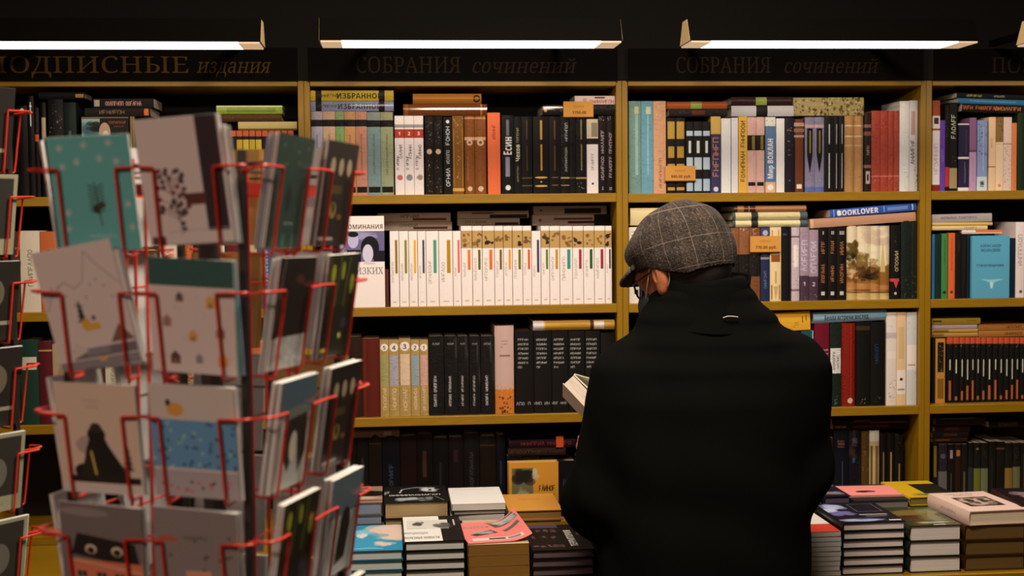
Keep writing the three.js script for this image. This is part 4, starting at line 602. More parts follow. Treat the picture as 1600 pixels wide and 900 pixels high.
bookRow('L1', 1.712, 'on left bay top shelf', `
-950.8 -925 236.6 -14|black spine with white dot|#16130f|c .5 .05 .2 #d9cfc0|
-924.6 -908.4 261.3 -14|black spine with white rules|#16130f|r .4 .6 .06 .3 #c9bfb0;c .5 .1 .2 #e0d6c8|
-908.9 -895.9 231.5 -14|black spine with orange foot and red swirl|#1a120f|m .2 .8 .1 .3 8 2 #9a4a34;r .1 .9 .3 .38 #c9582c|
-892.5 -877.9 244.7 -14|black spine with cream panel|#17130f|r .2 .9 .16 .6 #b99a70;m .3 .8 .2 .6 10 1.6 #6a4c2c|
-873 -834.1 252.9 -14|black spine with grey swirl|#16130f|m .1 .9 .05 .35 24 3 #8a7e70;r .4 .7 .4 .7 #b08a4c|
-834.2 -801.7 244.6 -14|dark green spine by the portrait cover|#17201a|r .4 .6 .3 .7 #3c5a44|
-666.7 -652 207.7 -14|slim tan striped spine|#4a3a1c|r .2 .45 0 1 #a08440;r .6 .85 0 1 #8a6c30|
-650.5 -619.3 194.3 -14|black spine behind the berry card|#16130f||
-619.3 -570 194.2 -14|dark brown spine|#2c1c12|b .3 .32 #6a4c2c|
-570 -507.3 197.3 -14|charcoal spine|#1e1a17|g .2 .7 #4a4038 .5 .3|
-507.5 -433 183.7 -14|dark olive spine|#2a2614|b .3 .32 #6a5c2c|
-424.8 -409.2 170.2 -14|slim dark spine with orange head|#1a1410|b 0 .09 #b8502c;m .1 .9 0 .1 5 1.6 #d98a5c;b .14 .5 #1a1410|p
-408.2 -392.6 170.1 -14|slim dark spine with orange head|#1a1410|b 0 .09 #b8502c;m .1 .9 0 .1 5 1.6 #d98a5c;b .14 .5 #1a1410|p
-391.6 -376 170 -14|slim dark spine with orange head|#1a1410|b 0 .09 #b8502c;m .1 .9 0 .1 5 1.6 #d98a5c;b .14 .5 #b08a2c|p
-375 -359.4 170 -14|slim dark spine with orange head|#1a1410|b 0 .09 #b8502c;m .1 .9 0 .1 5 1.6 #d98a5c;b .14 .5 #c09a34|p
-358.4 -342.7 169.9 -14|slim dark spine with orange head|#1a1410|b 0 .09 #b8502c;m .1 .9 0 .1 5 1.6 #d98a5c;b .14 .5 #b4902c|p
-341.7 -326.1 169.8 -14|slim dark spine with orange head|#1a1410|b 0 .09 #b8502c;m .1 .9 0 .1 5 1.6 #d98a5c;b .14 .5 #c49c34|p
-325.1 -309.4 169.8 -14|slim dark spine with orange head|#1a1410|b 0 .09 #b8502c;m .1 .9 0 .1 5 1.6 #d98a5c;b .14 .5 #1a1410|p
-308.4 -292.7 169.7 -14|slim dark spine with orange head|#1a1410|b 0 .09 #b8502c;m .1 .9 0 .1 5 1.6 #d98a5c;b .14 .5 #1a1410|p
-291.7 -276 169.6 -14|slim dark spine with orange head|#1a1410|b 0 .09 #b8502c;m .1 .9 0 .1 5 1.6 #d98a5c;b .14 .5 #1a1410|p
-275 -259.3 169.6 -14|slim dark spine with orange head|#1a1410|b 0 .09 #b8502c;m .1 .9 0 .1 5 1.6 #d98a5c;b .14 .5 #1a1410|p
-258.2 -242.5 169.5 -14|slim dark spine with orange head|#1a1410|b 0 .09 #b8502c;m .1 .9 0 .1 5 1.6 #d98a5c;b .14 .5 #1a1410|p
=-386.3 -233 1882.6 22.7 -14 0|cream book lying on slim orange-headed ones|#b99c5c|b .8 1 #6a5424|
=-442.2 -272.7 1905.9 19.3 -14 0|brown ribbed book lying under a green one|#4a2f14|m .05 .95 .1 .9 40 1.8 #8a5c24|
=-441.7 -270.7 1925.8 21.8 -14 0|lime green book lying topmost|#8f9a30|b 0 .2 #d9d48c;r .16 .9 .3 .8 #7a8424|w
=-895.2 -778.6 1965.5 18.2 -14 0|black book lying, upper of left pair|#16130f|r .8 .98 .3 .8 #b07a34|
=-779.5 -611.4 1920.3 21.6 -14 0|black book lying with orange patch|#1a1411|h .42 .5 .6 #8a6a50 |~7;r .9 .97 .1 .9 #d9692c|p
=-756.1 -602.6 1942.5 24.1 -14 0|black book lying with pinkish title|#1c1512|h .5 .55 .6 #c98a74 |~8 7;r .02 .1 .15 .85 #b99a84;r .01 .015 .1 .9 #d9c4b0|p`);
bookRow('L2', 1.412, 'on left bay second shelf', `
-996.9 -954.2 211.2 -14|umber spine|#4a2c18|b .2 .22 #a07a3c|
-953.7 -902.7 212.3 -14|cream spine|#d0b898|g .2 .7 #6a5a48 .5 .3|p
-902.2 -858.3 209.8 -14|rust orange spine|#b85a2c|g .2 .6 #5a2410 .5 .3|p
-857.8 -819.5 210.6 -14|charcoal spine|#1e1a17|g .2 .7 #6a6058 .5 .3|
-819.1 -772.8 205.4 -14|bottle green spine|#20382a|r .1 .9 .2 .35 #c9bc9c|
-772.2 -735.4 213.1 -14|wine red spine|#5a1c20|b .1 .12 #b98d44|
-735 -698.1 204.3 -14|sand spine|#b99468|g .2 .7 #5a4428 .5 .3|p
-697.4 -649.9 216.7 -14|slate blue spine|#3c4a5c|g .2 .7 #a8b0b8 .5 .3|
-649.6 -596.7 200.6 -14|umber spine|#4a2c18|b .2 .22 #a07a3c|
-596.1 -549 206 -14|cream spine|#d0b898|g .2 .7 #6a5a48 .5 .3|p
-548.3 -509.9 215.6 -14|rust orange spine|#b85a2c|g .2 .6 #5a2410 .5 .3|p
-509.4 -464.3 214.4 -14|charcoal spine|#1e1a17|g .2 .7 #6a6058 .5 .3|
-463.8 -424.5 210.9 -14|bottle green spine|#20382a|r .1 .9 .2 .35 #c9bc9c|
-424.1 -387.7 206.7 -14|wine red spine|#5a1c20|b .1 .12 #b98d44|
-387.3 -343.5 199.9 -14|sand spine|#b99468|g .2 .7 #5a4428 .5 .3|p
-342.9 -297.6 202.8 -14|slate blue spine|#3c4a5c|g .2 .7 #a8b0b8 .5 .3|
-297 -243.3 204.6 -14|umber spine|#4a2c18|b .2 .22 #a07a3c|`);
bookRow('L3', 1.116, 'on left bay third shelf', `
-1005.4 -962.2 215 -14|charcoal spine|#1e1a17|g .2 .7 #6a6058 .5 .3|
-961.6 -914.8 222.8 -14|bottle green spine|#20382a|r .1 .9 .2 .35 #c9bc9c|
-914.4 -879.1 218.2 -14|wine red spine|#5a1c20|b .1 .12 #b98d44|
-878.7 -838.7 210.1 -14|sand spine|#b99468|g .2 .7 #5a4428 .5 .3|p
-838.1 -790.7 212.8 -14|slate blue spine|#3c4a5c|g .2 .7 #a8b0b8 .5 .3|
-790.2 -745 211 -14|umber spine|#4a2c18|b .2 .22 #a07a3c|
-744.5 -706.4 213.9 -14|cream spine|#d0b898|g .2 .7 #6a5a48 .5 .3|p
-706 -667.7 205.3 -14|rust orange spine|#b85a2c|g .2 .6 #5a2410 .5 .3|p
-667.2 -630.5 206.1 -14|charcoal spine|#1e1a17|g .2 .7 #6a6058 .5 .3|
-629.9 -593 207.7 -14|bottle green spine|#20382a|r .1 .9 .2 .35 #c9bc9c|
-592.4 -550.8 211.7 -14|wine red spine|#5a1c20|b .1 .12 #b98d44|
-550.2 -499.2 217.4 -14|sand spine|#b99468|g .2 .7 #5a4428 .5 .3|p
-498.9 -462 201.4 -14|slate blue spine|#3c4a5c|g .2 .7 #a8b0b8 .5 .3|
-461.4 -416.2 214.6 -14|umber spine|#4a2c18|b .2 .22 #a07a3c|
-415.9 -362.1 199.1 -14|cream spine|#d0b898|g .2 .7 #6a5a48 .5 .3|p
-361.5 -323.3 207.2 -14|rust orange spine|#b85a2c|g .2 .6 #5a2410 .5 .3|p
-322.8 -248.6 211.1 -14|charcoal spine|#1e1a17|g .2 .7 #6a6058 .5 .3|`);
// ---------- face-out books and small cards on the shelves ----------
const artBlob = (g, cx, cy, rx, ry, col, n = 24) => { g.fillStyle = pigment(col); for (let i = 0; i < n; i++) { g.globalAlpha = 0.45; g.beginPath(); g.ellipse(cx + rr(-0.7, 0.7) * rx, cy + rr(-0.7, 0.7) * ry, rr(0.25, 0.6) * rx, rr(0.25, 0.6) * ry, 0, 0, 6.3); g.fill(); } g.globalAlpha = 1; };
const fillAll = (g, w, h, col) => { g.fillStyle = pigment(col); g.fillRect(-1, -1, w + 2, h + 2); };
const rect = (g, x0, x1, y0, y1, col) => { g.fillStyle = pigment(col); g.fillRect(x0, y0, x1 - x0, y1 - y0); };
const poly = (g, pts, col) => { g.fillStyle = pigment(col); g.beginPath(); pts.forEach(([x, y], i) => (i ? g.lineTo(x, y) : g.moveTo(x, y))); g.fill(); };
const oval = (g, x, y, rx, ry, col, a = 0) => { g.fillStyle = pigment(col); g.beginPath(); g.ellipse(x, y, rx, ry, a, 0, 6.3); g.fill(); };
const line = (g, pts, width, col) => { g.strokeStyle = pigment(col); g.lineWidth = width; g.lineCap = 'round'; g.lineJoin = 'round'; g.beginPath(); pts.forEach(([x, y], i) => (i ? g.lineTo(x, y) : g.moveTo(x, y))); g.stroke(); };
const say = (g, t, x, y, size, col, width, font, family) => { g.fillStyle = pigment(col); words(g, t, x, y, size, width, font, family); };
// a standing book turned to show its front cover: the front cover (local +x side) faces +z
function faceOut({ x0, x1, y, h, z, w = 0.02, base, draw, label, group, lean = 0, flags = '' }) {
  const d = x1 - x0;
  let front = cell(d * 1000, h * 1000, draw); const spine = cell(w * 1000, h * 1000, (g, a, b) => drawOps(g, a, b, base, '')); if (front.a !== spine.a) front = cell(d * 1000, h * 1000, draw);
  const o = makeBook({ w, h, d, spine, front, flags, label, group, x: x0, y, z });
  o.rotation.set(-lean, -Math.PI / 2, 0, 'XYZ'); o.position.z = z - w / 2;
  return o;
}
faceOut({ x0: -0.150, x1: -0.008, y: 1.4112, h: 0.243, z: -0.004, w: 0.024, base: '#efe0d4', label: 'white face-out book with purple portrait photograph beside white paperbacks', group: 'books on middle bay second shelf', flags: 'p', draw: (g, w, h) => {
  fillAll(g, w, h, '#efdfd4'); say(g, 'ВОСПОМИНАНИЯ', w / 2, h * 0.12, h * 0.07, '#5a4c46', w * 0.96, 'bold'); rect(g, 0, w, h * 0.165, h * 0.5, '#6a5c78');
  artBlob(g, w * 0.6, h * 0.22, w * 0.3, h * 0.05, '#9a8ca4'); oval(g, w * 0.73, h * 0.35, w * 0.17, h * 0.13, '#171318'); oval(g, w * 0.69, h * 0.41, w * 0.1, h * 0.1, '#cdbfcf'); rect(g, w * 0.8, w, h * 0.38, h * 0.5, '#1a151c');
  oval(g, w * 0.42, h * 0.27, w * 0.1, h * 0.08, '#b9aabc'); oval(g, w * 0.42, h * 0.2, w * 0.1, h * 0.03, '#17131a'); rect(g, w * 0.3, w * 0.56, h * 0.37, h * 0.5, '#141118'); oval(g, w * 0.2, h * 0.3, w * 0.09, h * 0.09, '#a89ab0');
  say(g, '~7', w * 0.72, h * 0.52, h * 0.025, '#8a7c74', w * 0.3); say(g, 'БЛИЗКИХ', w * 0.62, h * 0.6, h * 0.1, '#5a5250', w * 0.7, 'normal', 'serif'); } });
tag(mesh('bookmark_card', rbox(-0.0065, 0.002, 1.515, 1.615, -0.03, -0.028, 0.0005), std({ name: 'dark_red_card', color: paint('#5a1c14'), roughness: 0.7 })), 'narrow dark red card standing between portrait book and white row', 'card').position.set(0, -0.1035, 0);
faceOut({ x0: 1.611, x1: 1.7205, y: 1.4092, h: 0.174, z: 0.0, w: 0.012, base: '#4a90a4', label: 'teal face-out book with white bird on far right second shelf', group: 'books on far right bay second shelf', flags: 'p', draw: (g, w, h) => {
  fillAll(g, w, h, '#5a9cad'); say(g, 'АЛЕКСАНДР', w * 0.5, h * 0.16, h * 0.055, '#1c3c4c', w * 0.6, 'bold', 'serif'); say(g, 'ВОЛОДИН', w * 0.5, h * 0.235, h * 0.06, '#1c3c4c', w * 0.6, 'bold', 'serif'); say(g, 'Стихотворения', w * 0.49, h * 0.47, h * 0.055, '#17323e', w * 0.8, 'bold', 'serif');
  poly(g, [[w * 0.25, h * 0.69], [w * 0.5, h * 0.7], [w * 0.86, h * 0.69], [w * 0.6, h * 0.745], [w * 0.56, h * 0.84], [w * 0.5, h * 0.84], [w * 0.48, h * 0.745]], '#8ec4cc'); oval(g, w * 0.53, h * 0.78, w * 0.035, h * 0.05, '#c4e0e4'); } });
faceOut({ x0: -0.79, x1: -0.668, y: 1.7122, h: 0.206, z: -0.012, w: 0.016, base: '#1c1712', label: 'face-out book with portrait on dark cover on left bay top shelf', group: 'books on left bay top shelf', draw: (g, w, h) => {
  fillAll(g, w, h, '#1a1512'); rect(g, 0, w, 0, h * 0.012, '#8a7240'); rect(g, 0, w * 0.4, h * 0.02, h * 0.3, '#8fa08c'); artBlob(g, w * 0.2, h * 0.2, w * 0.2, h * 0.12, '#3c5a5c'); artBlob(g, w * 0.35, h * 0.12, w * 0.2, h * 0.06, '#1a1512');
  oval(g, w * 0.5, h * 0.2, w * 0.12, h * 0.13, '#b9926c'); oval(g, w * 0.52, h * 0.24, w * 0.07, h * 0.07, '#d9bfa4'); artBlob(g, w * 0.6, h * 0.34, w * 0.3, h * 0.1, '#a87c5c'); say(g, '~8', w * 0.78, h * 0.07, h * 0.04, '#b8502c', w * 0.36); say(g, '~6', w * 0.8, h * 0.12, h * 0.03, '#8a3c24', w * 0.3); } });
// price cards slipped in front of the spines
function priceCard(x0, x1, y0, y1, z, text, label) {
  const w = x1 - x0, h = y1 - y0, c = cell(w * 1000, h * 1000, (g, a, b) => { fillAll(g, a, b, '#cf8a3c'); rect(g, a * 0.3, a * 0.68, b * 0.28, b * 0.31, '#a0652a'); say(g, '~9', a * 0.5, b * 0.38, b * 0.1, '#a0652a', a * 0.4); say(g, text, a * 0.5, b * 0.72, b * 0.26, '#3a200c', a * 0.78); }, 4);
  const o = thing('price_card', label, 'price card', 'orange price cards', [x0, y0, z]), g = new THREE.BoxGeometry(w, h, 0.0012).translate(w / 2, h / 2, 0), uv = g.attributes.uv;
  for (let i = 0; i < uv.count; i++) uv.setXY(i, c.u0 + (c.u1 - c.u0) * uv.getX(i), c.v0 + (c.v1 - c.v0) * uv.getY(i));
  mesh('card', g, printed(c.a, 'paper'), o);
  mesh('holder', new THREE.BoxGeometry(w * 1.02, 0.003, 0.004).translate(w / 2, -0.0015, -0.0012), std({ name: 'clear_plastic_strip', color: lin(0.05, 0.03, 0.015), roughness: 0.2 }), o);
  return o;
}
priceCard(0.753, 0.836, 1.742, 1.782, -0.0105, '₽880.00 руб.', 'orange price card standing before the gold and blue panelled spines');
priceCard(0.988, 1.072, 1.546, 1.589, -0.0105, '₽770.00 руб.', 'orange price card before the navy and cream spines beside flat cap');
priceCard(0.476, 0.557, 1.915, 1.956, -0.0105, '₽1750.00', 'dull orange price card under the pinkish book lying flat');

// ---------- the display table in front of the bookcases ----------
{
  const o = thing('display_table', 'olive yellow display table carrying the book stacks before the bookcases', 'table');
  const T0 = -1.25, T1 = 2.5;
  mesh('table_top', rbox(T0, T1, 0.772, 0.8, 0.006, 0.585, 0.003), olive, o);
  mesh('apron', box(T0 + 0.03, T1 - 0.03, 0.69, 0.7715, 0.535, 0.555), olive, o);
  for (const x of [T0 + 0.05, 0.6, T1 - 0.09]) for (const z of [0.05, 0.5]) mesh('leg', rbox(x, x + 0.045, 0.0005, 0.7715, z, z + 0.034, 0.003), olive, o);
}
// a stack of books lying flat: list of [thickness mm, base colour, page colour, flags, cover drawing, turn degrees, dx mm]
function stack(x0, x1, zFront, depth, list, group) {
  let y = 0.8003; const made = [], n = list.length, w = x1 - x0;
  list.forEach(([t, base, pages, flags, draw, turn, label, dx = 0, dz = 0, scale = 1], i) => {
    const th = t / 1000; let front = draw ? cell(w * 1000 * scale, depth * 1000 * scale, draw) : null; const spine = cell(t, 200, (g, a, b) => drawOps(g, a, b, base, 'g .3 .7 #8a8078 .5 .3'), 1.2);
    if (front && front.a !== spine.a) front = cell(w * 1000 * scale, depth * 1000 * scale, draw);
    const o = makeBook({ w: th, h: depth * scale, d: w * scale, pose: 'flat', spine, front: front || spine, flags, pages, label, group, x: 0, y: y + th / 2, z: 0 });
    // geometry runs x 0..d and z 0..-h; turn it about its middle
    o.children.forEach((m) => m.geometry.translate(-(w * scale) / 2, 0, (depth * scale) / 2));
    o.position.x = (x0 + x1) / 2 + dx / 1000; o.position.z = zFront - depth / 2 + dz / 1000; o.rotation.y = THREE.MathUtils.degToRad(turn);
    y += th + 0.0004; made.push(o);
  });
  return made;
}
const many = (n, f) => Array.from({ length: n }, (_, i) => f(i));
const nth = (i, n) => ['bottom', 'second', 'third', 'fourth', 'fifth', 'sixth', 'seventh', 'eighth', 'ninth'][i];
// front row, left of the man
stack(-0.117, 0.025, 0.56, 0.255, [...many(3, (i) => [23.5, '#14505c', '#ddd4d2', '', null, 0, `${nth(i)} teal bound book in the stack under blue clouds cover`, rr(-1, 1)]),
  [23, '#1d6474', '#ddd4d2', '', (g, w, h) => { fillAll(g, w, h, '#2f7f98'); artBlob(g, w * 0.75, h * 0.3, w * 0.36, h * 0.3, '#d9b49c', 60); artBlob(g, w * 0.3, h * 0.62, w * 0.42, h * 0.3, '#3a8ca4', 50); artBlob(g, w * 0.25, h * 0.3, w * 0.2, h * 0.1, '#7ab0bc', 30); artBlob(g, w * 0.32, h * 0.42, w * 0.1, h * 0.1, '#e0c4b0', 20); line(g, [[w * 0.05, h * 0.93], [w * 0.5, h * 0.9], [w * 0.68, h * 0.93]], 6, '#c9d4d4'); artBlob(g, w * 0.7, h * 0.75, w * 0.16, h * 0.1, '#d9b49c', 16); }, 0, 'top book of stack, blue cover with pink clouds']], 'stacked books with teal covers');
stack(0.026, 0.166, 0.558, 0.255, [...many(4, (i) => [22, '#17140f', '#e6dad6', '', null, rr(-0.6, 0.6), `${nth(i)} black bound book in the stack under white sketch cover`, rr(-1.5, 1.5)]),
  [22.5, '#16130f', '#e6dad6', '', (g, w, h) => { fillAll(g, w, h, '#16130f'); rect(g, 0, w * 0.64, 0, h, '#e3d6c6'); rect(g, w * 0.08, w * 0.78, h * 0.16, h * 0.52, '#d2c4b0'); artBlob(g, w * 0.28, h * 0.3, w * 0.1, h * 0.09, '#4a4238', 20); artBlob(g, w * 0.68, h * 0.4, w * 0.14, h * 0.12, '#5a5046', 26); line(g, [[w * 0.08, h * 0.5], [w * 0.4, h * 0.5]], 3, '#5a5046'); line(g, [[w * 0.1, h * 0.1], [w * 0.5, h * 0.1]], 2, '#8a7c6c'); say(g, 'МЕРЦАЮЩИЕ', w * 0.22, h * 0.68, h * 0.1, '#8a7460', w * 0.4); say(g, 'ПОЛЕЗНЫЕ НОВОСТИ', w * 0.31, h * 0.86, h * 0.12, '#5c4c40', w * 0.58); rect(g, w * 0.87, w * 0.9, h * 0.16, h * 0.4, '#b9aca0'); }, 0.5, 'top book of stack, half white half black sketch cover']], 'stacked books with black covers');
const pinkStack = stack(0.172, 0.314, 0.558, 0.25, [...many(3, (i) => [24.6, '#8a6a34', '#94601c', 'p', null, rr(-0.5, 0.5), `${nth(i)} tan paged book in the stack under pink booklet`, rr(-1, 1)]),
  [25, '#8a7040', '#94601c', 'p', (g, w, h) => { fillAll(g, w, h, '#c3a078'); }, 0, 'tan paged book directly under the pink booklet']], 'stacked books with tan page edges');
{ // the pink booklet lies on that stack with its right side curling up
  const W = 0.15, D = 0.2, NX = 18, NZ = 8, c = cell(150, 170, (g, w, h) => {
    fillAll(g, w, h, '#ea7a6c'); poly(g, [[w * 0.5, h * 0.08], [w * 0.95, h * 0.02], [w * 0.98, h * 0.26], [w * 0.6, h * 0.34]], '#5a4a42'); artBlob(g, w * 0.76, h * 0.18, w * 0.2, h * 0.12, '#b9a89a', 26); rect(g, w * 0.1, w * 0.5, h * 0.22, h * 0.3, '#9a6a60'); say(g, '~8', w * 0.3, h * 0.26, h * 0.06, '#e8c4b8', w * 0.36);
    poly(g, [[w * 0.12, h * 0.62], [w * 0.5, h * 0.42], [w * 0.58, h * 0.58], [w * 0.2, h * 0.7]], '#4a403a'); artBlob(g, w * 0.36, h * 0.54, w * 0.16, h * 0.08, '#a89a8e', 20); poly(g, [[w * 0.66, h * 0.5], [w * 0.94, h * 0.36], [w * 0.96, h * 0.46], [w * 0.7, h * 0.58]], '#6a5a50'); rect(g, w * 0.1, w * 0.9, h * 0.8, h * 0.92, '#d9c0b2'); rect(g, w * 0.36, w * 0.62, h * 0.83, h * 0.89, '#2a2420'); rect(g, w * 0.66, w * 0.86, h * 0.82, h * 0.9, '#8a7c70'); });
  const P = [], U = [], I = [], zOf = (i) => 0.0012 + 0.03 * Math.pow(Math.max(0, (i / NX - 0.62) / 0.38), 2) ;
  for (const s of [1, 0]) for (let j = 0; j <= NZ; j++) for (let i = 0; i <= NX; i++) { P.push(-W / 2 + (W * i) / NX, zOf(i) * (0.5 + 0.5 * (1 - j / NZ)) + (s ? 0.0028 : 0) + 0.0006, -D / 2 + (D * j) / NZ); U.push(c.u0 + ((c.u1 - c.u0) * i) / NX, c.v1 + ((c.v0 - c.v1) * j) / NZ); }
  const n = (NX + 1) * (NZ + 1), q = (a, b, cc, d) => I.push(a, b, cc, a, cc, d);
  for (let j = 0; j < NZ; j++) for (let i = 0; i < NX; i++) { const a = j * (NX + 1) + i; q(a, a + NX + 1, a + NX + 2, a + 1); q(n + a, n + a + 1, n + a + NX + 2, n + a + NX + 1); }
  for (let i = 0; i < NX; i++) { const a = NZ * (NX + 1) + i; q(a, a + n, a + n + 1, a + 1); q(i, i + 1, i + 1 + n, i + n); }
  for (let j = 0; j < NZ; j++) { const a = j * (NX + 1), b = a + NX; q(a, a + n, a + n + NX + 1, a + NX + 1); q(b, b + NX + 1, b + NX + 1 + n, b + n); }
  const g = new THREE.BufferGeometry(); g.setAttribute('position', new THREE.Float32BufferAttribute(P, 3)); g.setAttribute('uv', new THREE.Float32BufferAttribute(U, 2)); g.setIndex(I); g.computeVertexNormals();
  const o = thing('booklet', 'bright pink booklet with curling corner on tan paged stack', 'booklet', null, [0.237, 0.9, 0.447], THREE.MathUtils.degToRad(7));
  mesh('cover_sheet', g, printed(c.a, 'paper'), o);
}
stack(0.319, 0.466, 0.556, 0.25, [...many(3, (i) => [20, '#17130f', '#6a5250', '', null, rr(-0.5, 0.5), `${nth(i)} dark book in the stack beside the man's elbow`, rr(-1, 1)]),
  [20.5, '#17120f', '#6a5250', '', (g, w, h) => { fillAll(g, w, h, '#17120f'); rect(g, 0, w * 0.6, 0, h * 0.12, '#4a3a44'); for (const [yy, n] of [[0.24, 4], [0.5, 3], [0.84, 5]]) for (let i = 0; i < n; i++) artBlob(g, w * (0.12 + (i * 0.5) / n), h * yy, w * 0.05, h * 0.06, '#6a4a44', 8); g.save(); g.translate(w * 0.72, h * 0.55); g.rotate(-Math.PI / 2); say(g, 'ТЕРРИТОРИЯ', 0, 0, h * 0.1, '#c9b8a4', h * 0.75); g.restore(); artBlob(g, w * 0.92, h * 0.4, w * 0.08, h * 0.08, '#8a6a4c', 12); }, 0, 'top dark book of stack with upright white word']], 'stacked dark books by the elbow');
stack(0.472, 0.612, 0.55, 0.24, [...many(3, (i) => [20, '#17130f', '#5a4644', '', null, rr(-0.5, 0.5), `${nth(i)} dark book in the stack half hidden by the elbow`]), [20, '#17120f', '#5a4644', '', (g, w, h) => { fillAll(g, w, h, '#17130f'); artBlob(g, w * 0.1, h * 0.3, w * 0.08, h * 0.08, '#8a6a4c', 14); artBlob(g, w * 0.2, h * 0.75, w * 0.14, h * 0.05, '#6a5040', 14); artBlob(g, w * 0.6, h * 0.4, w * 0.2, h * 0.14, '#4a382c', 20); }, 0, 'top dark book half hidden by the elbow']], 'stacked dark books under the elbow');
// back row, left of the man
stack(-0.150, -0.022, 0.298, 0.2, [...many(4, (i) => [i === 3 ? 24 : 31, '#3c4a50', '#8a8a90', '', null, rr(-0.6, 0.6), `${nth(i)} grey paged book in the back stack nearest the rack`]), [31, '#6a4c34', '#8a8a90', 'w', (g, w, h) => { fillAll(g, w, h, '#b5876a'); artBlob(g, w * 0.6, h * 0.45, w * 0.4, h * 0.16, '#17120f', 40); artBlob(g, w * 0.7, h * 0.7, w * 0.3, h * 0.1, '#d9b89c', 30); artBlob(g, w * 0.6, h * 0.88, w * 0.4, h * 0.06, '#8a5c3c', 26); }, 0, 'brown art book topping the back stack nearest the rack']], 'back row stack nearest the rack');
stack(-0.020, 0.142, 0.298, 0.2, [...many(3, (i) => [35, '#17130f', '#b8925e', '', null, rr(-0.6, 0.6), `${nth(i)} thick brown paged book under black and white cover`]), [41, '#15120f', '#b8925e', '', (g, w, h) => { fillAll(g, w, h, '#14120f'); line(g, [[w * 0.26, h * 0.42], [w * 0.3, h * 0.2], [w * 0.5, h * 0.1], [w * 0.68, h * 0.1]], 9, '#b9b0a4'); artBlob(g, w * 0.72, h * 0.24, w * 0.14, h * 0.13, '#c9c2b6', 26); oval(g, w * 0.74, h * 0.26, w * 0.03, h * 0.05, '#17130f'); artBlob(g, w * 0.06, h * 0.4, w * 0.05, h * 0.14, '#8d867c', 10); say(g, '~12', w * 0.5, h * 0.56, h * 0.09, '#e3d2bc', w * 0.8); artBlob(g, w * 0.35, h * 0.8, w * 0.2, h * 0.1, '#a8a29a', 26); artBlob(g, w * 0.66, h * 0.82, w * 0.12, h * 0.12, '#7a756e', 16); line(g, [[w * 0.8, h * 0.66], [w * 0.93, h * 0.9]], 5, '#8d867c'); }, 0, 'thick black book with white swirl drawing on its cover']], 'back row thick black books');
stack(0.148, 0.283, 0.298, 0.2, [...many(4, (i) => [24, '#1c1a17', '#8a8078', '', null, rr(-0.8, 0.8), `${nth(i)} dark book in the back stack behind pink booklet`]), [13, '#cbb9a4', '#cfc0ae', 'p', null, -2, 'pale thin book second from top behind pink booklet'], [12, '#24221e', '#b9ac9c', '', null, 1, 'dark thin book under white open paper behind pink booklet'], [16, '#dccbb8', '#d9c9b6', 'p', (g, w, h) => { fillAll(g, w, h, '#e3d2c0'); rect(g, w * 0.1, w * 0.9, h * 0.1, h * 0.12, '#c9b8a4'); }, 0, 'white topped thick booklet behind the pink booklet']], 'back row mixed stack');
stack(0.288, 0.425, 0.298, 0.2, [...many(3, (i) => [31, '#8a5c24', '#a07034', '', null, rr(-0.6, 0.6), `${nth(i)} amber book in the back stack beside the man`]), [24, '#b5742c', '#a07034', '', (g, w, h) => { fillAll(g, w, h, '#c98534'); say(g, '~10', w * 0.5, h * 0.32, h * 0.06, '#a8692a', w * 0.4); rect(g, w * 0.35, w * 0.68, h * 0.36, h * 0.37, '#a8692a'); }, 0, 'amber book topping the back stack beside the man']], 'back row amber books');
{ // a copy stands behind them, leaning on the shelf
  const o = faceOut({ x0: 0.309, x1: 0.444, y: 0.8225, h: 0.197, z: 0.072, w: 0.03, base: '#c98a34', label: 'amber face-out book with photograph standing behind amber stack', group: 'back row amber books', draw: (g, w, h) => {
    fillAll(g, w, h, '#c9862c'); rect(g, w * 0.08, w * 0.5, h * 0.08, h * 0.92, '#6a6040'); artBlob(g, w * 0.3, h * 0.2, w * 0.2, h * 0.1, '#1c1a14', 30); artBlob(g, w * 0.28, h * 0.62, w * 0.15, h * 0.24, '#9a9468', 40); artBlob(g, w * 0.55, h * 0.16, w * 0.08, h * 0.08, '#b9ac8c', 14); say(g, '~6', w * 0.78, h * 0.36, h * 0.1, '#4a300c', w * 0.32); rect(g, w * 0.56, w * 0.92, h * 0.44, h * 0.45, '#8a5c1c'); } });
  o.rotation.set(0, -Math.PI / 2, 0); o.position.y = 0.8006;
}
tag(mesh('paper_flag', new THREE.BoxGeometry(0.02, 0.03, 0.0008), std({ name: 'orange_paper', color: paint('#d9501c'), roughness: 0.8 })), 'small orange paper flag sticking out beside the maroon lying book', 'paper flag').position.set(0.4635, 1.03, -0.046);
